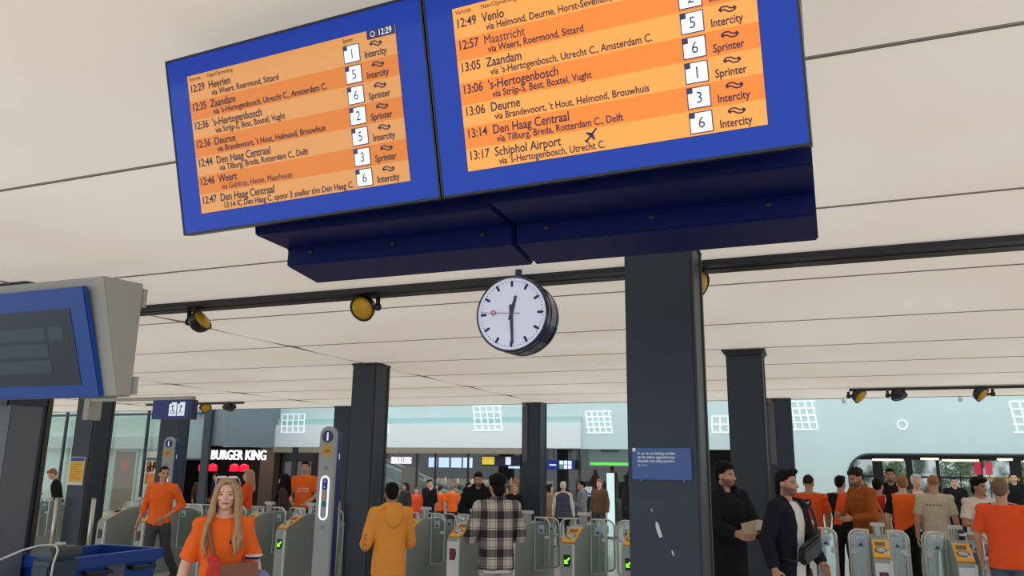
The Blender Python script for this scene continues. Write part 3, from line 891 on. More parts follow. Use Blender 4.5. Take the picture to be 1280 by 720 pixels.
# reflections of window grids on the far wall, imitated by pale glowing bars
M_lat = mat('lattice_reflection_and_ring', (240, 250, 250), .4, emit=.35)
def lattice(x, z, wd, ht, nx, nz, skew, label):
    t = thing('lattice_reflection', label, 'window', (x, YW - .24 if x < -7.8 else YW - .02, z), 0, 'painted window reflections')
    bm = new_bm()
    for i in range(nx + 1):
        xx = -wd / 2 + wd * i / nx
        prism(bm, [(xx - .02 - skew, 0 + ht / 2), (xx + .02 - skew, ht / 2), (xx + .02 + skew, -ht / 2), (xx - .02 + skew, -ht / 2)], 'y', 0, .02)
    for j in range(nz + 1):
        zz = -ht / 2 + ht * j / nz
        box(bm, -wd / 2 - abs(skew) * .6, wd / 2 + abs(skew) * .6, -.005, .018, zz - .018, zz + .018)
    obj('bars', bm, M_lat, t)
for a in ((-11.2, 3.46, 1.0, .85, 4, 4, .06, 'painted reflection of a lattice window high on the far wall left of the far centre column'),
          (-19.4, 3.34, 1.05, .7, 4, 3, 0, 'painted reflection of a lattice window high above the burger shop sign'),
          (-7.25, 3.3, .8, .7, 4, 4, .06, 'painted reflection of a lattice window just right of the far centre column'),
          (-15.6, 3.34, .8, .75, 4, 3, .05, 'painted reflection of a lattice window right of the dark column by the pillar'),
          (-.8, 3.45, .62, .85, 3, 4, .06, 'painted reflection of a lattice window right of the column with flared head'),
          (5.05, 3.35, .7, .85, 3, 4, .06, 'painted reflection of a lattice window at the right frame edge'),
          (-3.3, 3.2, .5, .5, 2, 2, .0, 'small painted reflection of a lattice window beside the big navy column')):
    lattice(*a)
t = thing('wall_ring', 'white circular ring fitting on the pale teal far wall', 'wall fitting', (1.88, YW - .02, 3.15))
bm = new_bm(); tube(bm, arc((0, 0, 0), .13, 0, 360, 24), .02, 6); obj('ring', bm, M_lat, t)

# shop interior behind opening
M_in = mat('shop_dark', (30, 30, 33), .6, noise=.2, nscale=1)
bm = new_bm(); box(bm, -30, 0.3, 35, 35.2, -.5, 4.5); struct(obj('wall_shop', bm, M_in))
bm = new_bm(); box(bm, -27, -0.5, 26.4, 35, 2.7, 2.9); struct(obj('ceiling_shop', bm, mat('shop_ceiling', (48, 46, 44), .6)))
bm = new_bm(); box(bm, -1.6, -1.4, 26.3, 35, 0, 2.7); struct(obj('wall_shop_right', bm, M_in))
bm = new_bm(); box(bm, -27, -26.8, 24, 35, 0, 4.5); struct(obj('wall_shop_left', bm, M_in))

# left facade (offices beside the shops)
YF = 23.0
M_fac = mat('facade_green_white', (206, 222, 210), .5, noise=.03)
bm = new_bm(); box(bm, -34, -22.9, YF + .6, YF + .8, 0, 6); struct(obj('wall_left', bm, M_fac))
bm = new_bm(); box(bm, -34, -22.9, YF + .3, YF + .6, 2.3, 2.75); struct(obj('trim_5', bm, mat('facade_band', (190, 196, 190), .5)))
bm = new_bm(); box(bm, -34, -22.9, YF - .0, YF + .02, 0, 6); struct(obj('window_1', bm, M_shopglass))
t = thing('mullion_frame', 'dark upright window mullions of the left glass facade', 'window frame', (-23.75, YF - .12, 0))
for k, (x, wd) in enumerate(((0, .07), (-4.2, .07), (2.85, .32), (-1.9, .05))):
    bm = new_bm(); box(bm, x - wd / 2, x + wd / 2, -.05, .05, 0, 6); obj('mullion', bm, mat('mullion_dark', (44, 54, 62), .4), t)
bm = new_bm(); box(bm, -10, 2.85, -.04, .04, 3.52, 3.6); obj('rail', bm, mat('mullion_dark', (44, 54, 62), .4), t)
bm = new_bm(); box(bm, 0, 2.85, -.04, .04, 1.9, 1.96); obj('rail', bm, mat('mullion_dark', (44, 54, 62), .4), t)
# wooden door behind the facade
t = thing('wooden_door', 'grey wooden door with a round orange sticker behind the left glass facade', 'door', (-25.35, YF + .57, 0))
bm = new_bm(); box(bm, -.52, .52, -.05, 0.02, 0, 2.2); obj('door_leaf', bm, mat('door_wood', (124, 98, 70), .6, noise=.15, nscale=4, stretch=(8, 1, .5)), t)
bm = new_bm(); lathe(bm, [(.2, -.052), (.2, -.058)], (.0, 0, 1.68), 'y', 24, 0); obj('round_sticker', bm, mat('sticker_orange', (176, 84, 44), .5), t)
bm = new_bm(); tube(bm, [(-.42, -.06, 1.0), (-.42, -.1, 1.0), (-.3, -.1, 1.0)], .015); obj('door_handle', bm, M_steel, t)
bm = new_bm()
box(bm, -.6, -.52, -.06, .02, 0, 2.28); box(bm, .52, .6, -.06, .02, 0, 2.28); box(bm, -.52, .52, -.06, .02, 2.2, 2.28)
obj('door_frame', bm, mat('door_jamb', (176, 190, 178), .5), t)
t = thing('fire_box', 'small red fire alarm sign right of the wooden door', 'sign', (-24.0, YF + .58, 1.2))
bm = new_bm(); box(bm, -.13, .13, -.04, .01, -.16, .16); obj('plate', bm, mat('fire_red', (176, 42, 44), .5), t)
bm = new_bm(); box(bm, -.08, .08, -.045, -.04, -.02, .02); obj('white_stripe', bm, M_white, t)
t = thing('food_poster', 'colourful orange and white food poster on the left glass facade', 'poster', (-23.33, YF - .03, 1.65))
bm = new_bm(); box(bm, -.36, .36, -.01, .01, -.62, .55); ps = obj('sheet', bm, mat('poster_pale', (206, 206, 196), .5), t)
bm = new_bm(); box(bm, -.36, .36, -.014, -.01, -.62, -.25); obj('orange_field', bm, mat('poster_orange', (220, 130, 60), .5), ps)
for k in range(7):
    bm = new_bm(); lathe(bm, [(.12, -.012), (.12, -.018)], (-.22 + .15 * (k % 4), 0, -.1 + .17 * (k // 4) + .03 * (k % 2)), 'y', 14)
    obj('food_picture', bm, mat('food_%d' % (k % 3), ((150, 70, 30), (210, 130, 50), (230, 220, 200))[k % 3], .6), ps)

# upper right of the facade: pale office panes
bm = new_bm(); box(bm, -22.9, -20.9, YF + .05, YF + .12, 1.95, 6); struct(obj('wall_office', bm, mat('office_grey', (150, 170, 170), .5)))
bm = new_bm(); box(bm, -20.9, -20.2, YF + .0, YF + 3.2, 2.42, 6); struct(obj('trim_6', bm, mat('office_return', (118, 132, 138), .5)))

# shop sign lettering
M_sign = mat('sign_letters_lit', (245, 248, 255), .4, emit=1.3)
def sign_word(name, s, x, y, z, size, label, xs, m, bold):
    t = thing(name, label, 'shop sign', (x, y, z))
    o = text('letters', s, size, m, t, (0, -.04, 0), xs=xs, ext=.03, bold=bold)
    bm = new_bm(); box(bm, -.05, o.dimensions.x * 1.0 + .05, .0, .04, -size * .1, size * .1)
    obj('mounting_rail', bm, M_black, t)
    bm = new_bm()
    for q in (.3, .7): tube(bm, [(o.dimensions.x * q, .02, 0), (o.dimensions.x * q, .02, (2.7 if y > 26 else 2.42) - z)], .012, 6)
    obj('hanger', bm, M_black, t)
    return t
YB = 25.75
sign_word('shop_sign', 'BURGER KING', -23.2, YB, 2.105, .53, 'large glowing white letters reading BURGER KING on the left shop front', .80, M_sign, .002)
sign_word('shop_sign', 'SMULLERS', -15.55, 26.8, 1.98, .33, 'smaller glowing pinkish letters reading SMULLERS beside the centre-left column', .58, mat('sign_letters_pink', (250, 214, 240), .4, emit=1.2), .010)

# burger shop front (left bay)
M_bkwall = mat('shop_front_dark', (38, 34, 38), .5, noise=.2, nscale=1.5)
bm = new_bm(); box(bm, -25.6, -18.0, 28.5, 28.7, -.45, 2.7); struct(obj('wall_shop_front', bm, M_bkwall))
bm = new_bm(); box(bm, -22.6, -21.9, 28.0, 28.4, -.45, 2.7); struct(obj('wall_pillar', bm, mat('stone_grey', (92, 90, 88), .6, noise=.15)))
bm = new_bm(); box(bm, -18.9, -18.7, 25.2, 25.3, -.45, 2.42); struct(obj('trim_7', bm, M_dark))
M_redl = mat('red_lamp_glow', (235, 20, 50), .4, emit=1.3)
for k, x in enumerate((-24.35, -23.85, -22.75, -22.25)):
    t = thing('red_pendant', 'glowing red pendant lamps under the BURGER KING lettering', 'lamp', (x, 26.6, 1.62), 0, 'red pendants in the burger shop')
    bm = new_bm(); lathe(bm, [(.06, .16), (.17, .1), (.19, -.1), (.16, -.14), (0, -.14)], axis='z', seg=16); obj('lamp_shade', bm, M_redl, t, smooth=True)
    bm = new_bm(); tube(bm, [(0, 0, .16), (0, 0, 1.08)], .012, 6); obj('cord', bm, M_black, t)

# menu screens and shelves at the back of the centre shop
M_menu = mat('menu_screen', (176, 196, 235), .4, emit=.9)
for k in range(5):
    x = (-16.5, -15.95, -15.35, -14.8, -12.6)[k]
    wd = (.2, .25, .25, .22, .3)[k]
    t = thing('menu_screen', 'row of lit bluish menu screens at the back of the centre shop', 'screen', (x, 32.0, 1.95), 0, 'menu screens')
    bm = new_bm(); box(bm, -wd - .03, wd + .03, 0, .06, -.24, .24); obj('casing', bm, M_black, t)
    bm = new_bm(); tube(bm, [(0, .03, .24), (0, .03, .75)], .012, 6); obj('hanger', bm, M_black, t)
    bm = new_bm(); box(bm, -wd, wd, -.006, 0, -.21, .21); obj('picture', bm, M_menu, t)
M_goods = [mat('goods_%d' % i, c, .5) for i, c in enumerate(((190, 160, 130), (150, 60, 50), (210, 200, 180), (90, 110, 80), (60, 60, 90), (200, 140, 60)))]
for k in range(3):
    t = thing('display_shelf', 'lit display shelf stocked with goods at the back of the centre shop', 'shelf', (-16.6 + 2.3 * k, 31.6, -.45), 0, 'shop shelves')
    bm = new_bm()
    for z in (.3, .7, 1.1, 1.5): box(bm, -1.1, 1.1, 0, .4, z, z + .03)
    box(bm, -1.12, -1.1, 0, .4, 0, 1.7); box(bm, 1.1, 1.12, 0, .4, 0, 1.7); box(bm, -1.1, 1.1, .38, .4, 0, 1.7)
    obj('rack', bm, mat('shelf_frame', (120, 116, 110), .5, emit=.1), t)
    for q in range(4):
        bm = new_bm()
        for j in range(12):
            h_ = random.uniform(.12, .28)
            xx = -1.0 + .17 * j
            lathe(bm, [(.05, 0), (.055, h_ * .7), (.02, h_)], (xx, .15, .33 + .4 * q), 'z', 8, random.randrange(6))
        o = obj('goods_row', bm, M_goods, t); o['kind'] = 'stuff'

# glass partitions and doors of the centre shop
t = thing('glass_partition', 'full height glass shop partition with dark uprights under the white fascia', 'glass partition', (-13, 26.2, -.45))
for k, x in enumerate((-7.0, -4.9, -2.95, -1.15, -.4, .9, 2.9, 5.0, 7.1, 8.9)):
    bm = new_bm(); box(bm, x - .03, x + .03, -.03, .03, 0, 2.85); obj('upright', bm, mat('partition_dark', (34, 40, 44), .4), t)
bm = new_bm(); box(bm, -7, 8.9, -.006, .006, 0, 2.85); obj('pane', bm, M_shopglass, t)
t = thing('blue_direction_sign', 'blue hanging direction sign with white square pictograms behind the gates', 'sign', (-8.6, 25.88, 1.9))
bm = new_bm(); box(bm, -.55, .55, -.03, .03, -.16, .16); bp_ = obj('panel', bm, M_ns_blue, t)
bm = new_bm()
for i in range(3):
    for j in range(2): box(bm, .02 + .15 * i, .14 + .15 * i, -.036, -.03, -.13 + .14 * j, -.01 + .14 * j, 1 if (i, j) == (0, 0) else 0)
obj('pictogram', bm, [M_pic, mat('pic_green', (80, 160, 90), .5, emit=.4)], bp_)
bm = new_bm(); box(bm, -.34, -.1, -.036, -.03, -.03, .01); obj('arrow_bar', bm, M_pic, bp_)
bm = new_bm()
for x in (-.4, .4): tube(bm, [(x, 0, .16), (x, 0, .55)], .012, 6)
obj('hanger', bm, M_dark, t)
t = thing('blue_direction_sign', 'blue hanging sign with small yellow panel left of the far centre column', 'sign', (-10.6, 26.0, 2.0))
bm = new_bm(); box(bm, -.9, .55, -.03, .03, -.17, .17); bp_ = obj('panel', bm, mat('sign_navy', (16, 24, 60), .4), t)
bm = new_bm(); box(bm, -.86, -.4, -.036, -.03, -.12, .14); obj('yellow_field', bm, mat('field_yellow', (222, 196, 60), .5, emit=.5), bp_)
bm = new_bm(); box(bm, .02, .22, -.036, -.03, -.12, .14); obj('white_field', bm, M_pic, bp_)
bm = new_bm()
for x in (-.6, .3): tube(bm, [(x, 0, .17), (x, 0, .4)], .012, 6)
obj('hanger', bm, M_dark, t)
# green lit shop lettering strip
t = thing('green_light_strip', 'glowing green light line above the shop door left of the big column', 'lighting', (-7.1, 27.0, 1.95))
bm = new_bm(); box(bm, -.75, .9, -.03, 0, -.04, .04); obj('tube_light', bm, mat('green_glow', (90, 220, 60), .4, emit=1.0), t)
bm = new_bm(); box(bm, -.8, .95, 0, .1, -.08, .75); obj('fascia_box', bm, mat('fascia_teal', (120, 150, 146), .5), t)
t = thing('lit_pylon', 'slim white lit advertising pylon behind the gates left of the big column', 'advertising pylon', (-7.05, 26.6, -.45))
bm = new_bm(); box(bm, -.12, .12, 0, .1, 0, 2.1); obj('light_box', bm, mat('pylon_white', (220, 236, 240), .4, emit=.7), t)
bm = new_bm(); box(bm, -.2, .2, -.05, .15, 0, .06); obj('foot', bm, M_dark, t)
t = thing('door_notice', 'small white notice on the shop glass beside the vest-wearing person', 'notice', (-7.65, 26.05, 1.05))
bm = new_bm(); box(bm, -.13, .13, -.01, 0, -.15, .15); obj('sheet', bm, M_white, t)
bm = new_bm(); box(bm, -.09, .09, -.013, -.01, -.12, -.04); obj('print_block', bm, mat('print_blue', (60, 80, 120), .5), t)

# escalator
t = thing('escalator', 'escalator with pale diagonal balustrade lines behind the shop glass', 'escalator', (-14.6, 28.3, -.45))
M_esc = mat('escalator_steel', (170, 180, 186), .3, .5)
for yy in (-.5, .5):
    bm = new_bm()
    prism(bm, [(-3.2, 2.7), (-2.9, 2.7), (2.6, .75), (3.1, .75), (3.1, .69), (2.6, .69), (-2.9, 2.62), (-3.2, 2.62)], 'y', yy - .03, yy + .03)
    obj('handrail', bm, M_esc, t)
    bm = new_bm()
    prism(bm, [(-3.2, 1.95), (-2.9, 1.95), (2.6, .06), (3.1, .06), (3.1, .0), (2.6, .0), (-2.9, 1.75), (-3.2, 1.75)], 'y', yy - .05, yy + .05)
    obj('skirt', bm, M_esc, t)
    bm = new_bm(); prism(bm, [(-3.0, 2.62), (2.6, .7), (2.6, .06), (-3.0, 1.95)], 'y', yy - .008, yy + .008)
    obj('balustrade', bm, M_shopglass, t)
bm = new_bm()
for k in range(14):
    x = 2.5 - .39 * k; z = .06 + .134 * k
    box(bm, x - .4, x, -.44, .44, max(.0, z - .15), z)
obj('steps', bm, M_dark, t)
t = thing('timber_pillar', 'brown timber clad pillar beneath the SMULLERS lettering', 'pillar', (-15.0, 27.3, -.45))
bm = new_bm(); box(bm, -.3, .3, -.15, .15, 0, 2.2); obj('cladding', bm, mat('timber_brown', (96, 74, 44), .6, noise=.15, stretch=(4, 4, .4)), t)
bm = new_bm(); box(bm, -.32, .32, -.17, .17, 0, .1); obj('plinth', bm, M_dark, t)

# behind the rounded opening: bright street side with glazing bars, lamps, planting, bicycles
YO = 30.0
t = thing('street_glazing', 'dark glazing bars of the far window wall in the rounded opening', 'window frame', (4.0, YO, 0))
M_bar = mat('glazing_bar', (28, 34, 38), .4)
for k, x in enumerate((-3.55, -2.7, -1.75, -.9, .3, 1.3, 2.05, 2.9, 3.9, 5.2)):
    wd = (.08, .16, .1, .05)[k % 4]
    bm = new_bm(); box(bm, x - wd, x + wd, -.04, .04, 0, 2.87); obj('mullion', bm, M_bar, t)
bm = new_bm(); box(bm, -3.55, 9, -.05, .05, 2.2, 2.87); obj('lintel', bm, M_bar, t)
bm = new_bm(); box(bm, -3.7, 9, -.03, .03, 1.62, 1.68); obj('transom', bm, M_bar, t)
bm = new_bm(); box(bm, -1.5, 16, 38, 38.2, 0, 8)
m = bpy.data.materials.new('street_backdrop'); m.use_nodes = True; nt = m.node_tree; b = nt.nodes['Principled BSDF']
tc = nt.nodes.new('ShaderNodeTexCoord'); vz = nt.nodes.new('ShaderNodeTexNoise'); vz.inputs['Scale'].default_value = 1.6; vz.inputs['Detail'].default_value = 5
cr = nt.nodes.new('ShaderNodeValToRGB')
for pos, c in ((0.0, (40, 46, 44)), (.42, (84, 96, 84)), (.52, (170, 182, 180)), (.62, (236, 240, 240))):
    e = cr.color_ramp.elements.new(pos); e.color = lin(c) + [1]
cr.color_ramp.elements.remove(cr.color_ramp.elements[0])
nt.links.new(tc.outputs['Object'], vz.inputs['Vector']); nt.links.new(vz.outputs['Fac'], cr.inputs['Fac']); nt.links.new(cr.outputs['Color'], b.inputs['Base Color'])
struct(obj('wall_street', bm, m))
# planting and bicycles outside
M_leaf = mat('leaf_green', (92, 116, 66), .6, noise=.3, nscale=8)
for k, (x, y, h_) in enumerate(((2.0, 33.5, 2.1), (4.2, 34.0, 2.6), (6.3, 33.6, 2.2), (8.4, 34.5, 2.6))):
    t = thing('street_shrub', 'leafy green street shrubs outside the rounded window', 'shrub', (x, y, 0), 0, 'street shrubs')
    bm = new_bm(); tube(bm, [(0, 0, 0), (0.03, 0, h_ * .7)], [.05, .02], 6); obj('stem', bm, mat('bark', (70, 58, 44), .8), t)
    bm = new_bm(); rr = random.Random(k)
    for j in range(420):
        a, e, q = rr.uniform(0, 6.28), rr.uniform(-1, 1), rr.uniform(.3, 1)
        c = Vector((math.cos(a) * .7 * q * math.sqrt(1 - e * e), math.sin(a) * .7 * q * math.sqrt(1 - e * e), h_ * .65 + e * h_ * .35))
        u = Vector((rr.uniform(-1, 1), rr.uniform(-1, 1), rr.uniform(-1, 1))).normalized(); v = u.orthogonal().normalized()
        bm.faces.new([bm.verts.new(c + p) for p in (u * .09, v * .045, -u * .09, -v * .045)])
    obj('foliage', bm, M_leaf, t)
def bicycle(x, y, rz):
    t = thing('bicycle', 'parked bicycles behind the far rounded window opening', 'bicycle', (x, y, 0), rz, 'parked bicycles')
    for k, wx in enumerate((-.52, .52)):
        bm = new_bm(); tube(bm, arc((wx, 0, .34), .33, 0, 360, 18), .018, 5, cap=False)
        for q in range(6):
            a = PI * q / 6
            tube(bm, [(wx - .32 * math.cos(a), 0, .34 - .32 * math.sin(a)), (wx + .32 * math.cos(a), 0, .34 + .32 * math.sin(a))], .003, 3)
        obj('wheel', bm, M_black, t)
    bm = new_bm()
    for p in (((-.52, 0, .34), (-.1, 0, .3)), ((-.1, 0, .3), (-.2, 0, .85)), ((-.52, 0, .34), (-.17, 0, .75)), ((-.1, 0, .3), (.36, 0, .8)), ((-.17, 0, .75), (.34, 0, .88)), ((.52, 0, .34), (.33, 0, 1.0))):
        tube(bm, p, .018, 5)
    obj('frame', bm, mat('bike_frame', (70, 84, 88), .3, .5), t)
    bm = new_bm(); tube(bm, [(.3, -.28, 1.0), (.33, 0, 1.03), (.3, .28, 1.0)], .014, 5); obj('handlebar', bm, M_steel, t)
    bm = new_bm(); tube(bm, [(-.32, 0, .92), (-.1, 0, .9)], [.07, .03], 6); obj('saddle', bm, M_black, t)
    return t
b0 = bicycle(3.6, 31.2, R(75))
for k in range(9):
    copy_thing(b0, (4.3 + .7 * k, 31.2, 0), R(78))
# warm ceiling light lines inside
M_warm = mat('warm_light_line', (255, 224, 176), .4, emit=2.2)
for k, (x0, x1) in enumerate(((1.1, 2.0), (2.5, 3.0), (3.1, 4.1), (4.6, 5.0), (5.3, 7))):
    t = thing('light_line', ('short warm light line above the dark clothed man in the rounded opening', 'warm light line above the white haired man', 'long bright light line centre of the rounded opening', 'warm light line right of centre in the rounded opening', 'warm light line at the right frame edge')[k], 'light', ((x0 + x1) / 2, 28.6, 2.18 + .04 * (k % 2)))
    l = x1 - x0
    bm = new_bm(); box(bm, -l / 2, l / 2, -.05, .05, -.03, .03); obj('tube_light', bm, M_warm, t)
    bm = new_bm(); tube(bm, [(0, 0, .03), (0, 0, .7)], .01, 5); obj('hanger', bm, M_black, t)
bm = new_bm(); box(bm, 0.4, 14, 26.3, YO + .2, 2.88, 3.0); struct(obj('ceiling_far', bm, M_in))
for k, (x, c) in enumerate(((4.15, (226, 60, 90)), (4.45, (236, 90, 110)))):
    t = thing('pink_banner', ('pink upright banner, left one above the orange shirted man', 'pink upright banner, right one above the orange shirted man')[k], 'banner', (x, 29.3, 0))
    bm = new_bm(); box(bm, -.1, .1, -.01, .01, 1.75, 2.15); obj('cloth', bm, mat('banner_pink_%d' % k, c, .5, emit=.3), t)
    bm = new_bm(); tube(bm, [(0, .02, 0), (0, .02, 2.2)], .015, 6); obj('pole', bm, M_dark, t)
t = thing('yellow_rail', 'yellow barrier bar crossing the rounded opening at right', 'barrier', (4.6, 29.0, 0))
bm = new_bm(); tube(bm, [(-.5, 0, 1.63), (.6, 0, 1.63)], .035, 8); obj('bar', bm, mat('bar_yellow', (240, 180, 40), .4, emit=.2), t)
bm = new_bm(); tube(bm, [(-.4, 0, 0), (-.4, 0, 1.63)], .03, 6); tube(bm, [(.5, 0, 0), (.5, 0, 1.63)], .03, 6); obj('stand', bm, M_dark, t)

# low dark railing before the pale wall
t = thing('low_railing', 'thin dark railing along the pale teal wall behind the gates', 'railing', (-.5, 25.2, 0))
bm = new_bm(); tube(bm, [(-1.2, 0, .92), (.75, 0, .92)], .025, 8); obj('handrail', bm, M_dark, t)
for x in (-1.1, -.2, .7):
    bm = new_bm(); tube(bm, [(x, 0, 0), (x, 0, .92)], .02, 6); obj('baluster', bm, M_dark, t)

# ceiling edge smoke detectors
for x, lb in ((0.26, 'tiny white detector under the far right ceiling edge, left one'), (2.65, 'tiny white detector under the far right ceiling edge, right one')):
    t = thing('ceiling_detector', lb, 'detector', (x, 20.1, HC))
    bm = new_bm(); tube(bm, [(0, 0, 0.0), (0, 0, -.06)], .012, 6); obj('stem', bm, M_steel, t)
    bm = new_bm(); box(bm, -.03, .05, -.05, .05, -.14, -.06); obj('sensor_head', bm, M_white, t, bevel=.01)

# ================================================================== BLUE BIN with cord
def bins():
    t = thing('waste_container', 'large blue plastic waste container with open top at the lower left', 'waste container', (-6.32, 5.57, 0), R(90))
    M_b = mat('bin_blue', (18, 66, 150), .4, noise=.05)
    M_bd = mat('bin_blue_dark', (14, 44, 104), .5)
    hw, hd, zt = .475, .36, 1.04
    bm = new_bm()
    o_ = [(-hw, -hd), (hw, -hd), (hw, hd), (-hw, hd)]
    def rect(s, z): return [Vector((x * s, y * s, z)) for x, y in o_]
    rings = [rect(.86, .12), rect(.97, zt - .06), rect(.97, zt), rect(.90, zt), rect(.80, .2)]
    skin_rings(bm, rings, True)
    obj('tub', bm, M_b, t)
    bm = new_bm()
    skin_rings(bm, [rect(.97, zt - .08), rect(1.06, zt - .08), rect(1.06, zt + .015), rect(.93, zt + .015), rect(.93, zt - .02)], False)
    obj('rim', bm, M_b, t)
    for x in (-.22, .26):
        bm = new_bm(); tube(bm, [(x - .12, -hd * .93, .92), (x - .12, -hd - .05, .91), (x + .12, -hd - .05, .91), (x + .12, -hd * .93, .92)], .018, 8); obj('handle', bm, M_black, t)
    bm = new_bm(); box(bm, -.09, .10, -hd * .98, -hd * .90, .60, .98); obj('label_plate', bm, mat('plate_grey', (88, 92, 110), .5), t)
    for sx in (-.3, .3):
        for sy in (-.24, .24):
            bm = new_bm(); lathe(bm, [(.03, -.03), (.065, -.025), (.065, .025), (.03, .03)], (sx, sy, .065), 'x', 16)
            obj('wheel', bm, M_black, t)
    t2 = thing('lidded_bin', 'slim dark grey-blue lidded bin beside the blue container, cord draped over it', 'waste bin', (-5.71, 4.74, 0), R(0))
    M_g = mat('bin_slate', (40, 58, 74), .45)
    bm = new_bm(); skin_rings(bm, [[Vector((x * .22, y * .30, .02)) for x, y in o_], [Vector((x * .245, y * .35, 1.12)) for x, y in o_]], True); obj('body', bm, M_g, t2, bevel=.03)
    bm = new_bm()
    prism(bm, [(-.125, 1.12), (.125, 1.12), (.125, 1.16), (.09, 1.19), (-.09, 1.19), (-.125, 1.16)], 'y', -.135, .135); obj('lid', bm, mat('bin_lid', (58, 66, 70), .45), t2, bevel=.008)
    bm = new_bm(); box(bm, -.09, .09, -.134, -.11, .62, 1.06); obj('front_panel', bm, mat('bin_panel', (34, 50, 64), .5), t2, bevel=.01)
    # white cord
    bm = new_bm()
    tube(bm, [(-6.3, 4.45, 1.03), (-6.0, 4.5, 1.10), (-5.855, 4.56, 1.17), (-5.78, 4.64, 1.20), (-5.69, 4.68, 1.205), (-5.66, 4.76, 1.205), (-5.74, 4.83, 1.205), (-5.80, 4.79, 1.205)], .008, 6)
    tube(bm, [(-5.69, 4.68, 1.205), (-5.63, 4.66, 1.20), (-5.57, 4.63, 1.175), (-5.565, 4.60, 1.08), (-5.58, 4.60, .8)], .008, 6)
    tag(obj('cord', bm, mat('cord_white', (196, 196, 190), .6), smooth=True), 'thin white cord draped over the slim grey lidded bin at lower left', 'cord')
bins()

# ================================================================== PEOPLE
def cap(bm, p, q, r1, r2, seg=14):
    """closed round-ended tapered limb"""
    p, q = Vector(p), Vector(q)
    d = (q - p); L = d.length; d = d / L
    rings = []
    ref = Vector((0, 0, 1)) if abs(d.z) < 0.9 else Vector((1, 0, 0))
    u = d.cross(ref).normalized(); v = d.cross(u).normalized()
    for a in (-80, -50, -20, 0): rings.append((p + d * (r1 * math.sin(R(a))), r1 * math.cos(R(a))))
    for a in (0, 20, 50, 80): rings.append((q + d * (r2 * math.sin(R(a))), r2 * math.cos(R(a))))
    skin_rings(bm, [[c + u * (r * math.cos(2 * PI * k / seg)) + v * (r * math.sin(2 * PI * k / seg)) for k in range(seg)] for c, r in rings])

def flatcap(bm, p, q, r1, r2, seg=16):
    """limb piece with flat ends (sleeves, trouser legs)"""
    tube(bm, [p, Vector(p) * .5 + Vector(q) * .5, q], [r1, (r1 + r2) / 2, r2], seg)

def ell(bm, c, r, M=None):
    ret = bmesh.ops.create_uvsphere(bm, u_segments=18, v_segments=12, radius=1.0)
    for v in ret['verts']:
        p = Vector((v.co.x * r[0], v.co.y * r[1], v.co.z * r[2])) + Vector(c)
        v.co = p

def loft(bm, rows, seg=24, n=2.4):
    """torso: rows of (z, rx, ry, y) superellipse rings"""
    rings = []
    for z, rx, ry, y in rows:
        rr = []
        for i in range(seg):
            t = 2 * PI * i / seg
            c, s_ = math.cos(t), math.sin(t)
            rr.append(Vector((rx * abs(c) ** (2 / n) * (1 if c > 0 else -1), y + ry * abs(s_) ** (2 / n) * (1 if s_ > 0 else -1), z)))
        rings.append(rr)
    skin_rings(bm, rings)

def melt(name, bm, mats, parent=None, vox=.011, smooth=4, wrinkle=0.0, wsize=.12, cut=None, paint=None, k=1.0):
    """unite overlapping closed shapes into one continuous surface"""
    me = bpy.data.meshes.new(name)
    bmesh.ops.recalc_face_normals(bm, faces=bm.faces)
    bm.to_mesh(me); bm.free()
    o = bpy.data.objects.new(name, me); COL.objects.link(o)
    rm = o.modifiers.new('r', 'REMESH'); rm.mode = 'VOXEL'; rm.voxel_size = vox
    sm = o.modifiers.new('s', 'SMOOTH'); sm.factor = .5; sm.iterations = smooth
    if wrinkle:
        tx = bpy.data.textures.get('cloth_%g' % wsize) or bpy.data.textures.new('cloth_%g' % wsize, 'CLOUDS')
        tx.noise_scale = wsize
        dm = o.modifiers.new('d', 'DISPLACE'); dm.texture = tx; dm.strength = wrinkle; dm.mid_level = .5
    bpy.context.view_layer.update()
    ev = o.evaluated_get(bpy.context.evaluated_depsgraph_get())
    me2 = bpy.data.meshes.new_from_object(ev)
    o.modifiers.clear(); o.data = me2; bpy.data.meshes.remove(me); me2.name = name
    me2.materials.clear()
    for m in mats: me2.materials.append(m)
    if cut or paint:
        b_ = bmesh.new(); b_.from_mesh(me2)
        if cut:
            dead = [f for f in b_.faces if cut(f.calc_center_median())]
            bmesh.ops.delete(b_, geom=dead, context='FACES')
        if paint:
            for f in b_.faces:
                f.material_index = paint(f.calc_center_median())
        b_.to_mesh(me2); b_.free()
    for p in me2.polygons: p.use_smooth = True
    if parent: o.parent = parent
    return o

SK = {'fair': mat('skin_fair', (226, 178, 156), .5, noise=.05, nscale=20), 'mid': mat('skin_mid', (198, 146, 118), .5, noise=.05, nscale=20),
      'tan': mat('skin_tan', (176, 124, 96), .5, noise=.05, nscale=20)}
M_eye = mat('eye_dark', (40, 30, 28), .3); M_eyew = mat('eye_white', (170, 156, 148), .3); M_lip = mat('lips', (176, 96, 92), .5)
HAIR = {'black': mat('hair_black', (17, 14, 14), .6, spec=.15, noise=.4, nscale=40, bump=.5, stretch=(3, 3, .5)), 'brown': mat('hair_brown', (46, 33, 27), .6, spec=.15, noise=.4, nscale=40, bump=.5, stretch=(3, 3, .5)),
        'blond': mat('hair_blond', (176, 142, 104), .5, noise=.45, nscale=34, bump=.5, stretch=(4, 4, .3)), 'ginger': mat('hair_ginger', (150, 96, 62), .55, noise=.35, nscale=40, bump=.4),
        'white': mat('hair_white', (214, 212, 208), .6, noise=.15, nscale=40, bump=.4), 'lightbrown': mat('hair_lightbrown', (112, 84, 60), .55, noise=.35, nscale=40, bump=.4)}
CL = {}
def cloth(name, rgb, **kw):
    return mat('cloth_' + name, rgb, .8, noise=kw.pop('noise', .08), nscale=kw.pop('nscale', 7), spec=.2, **kw)
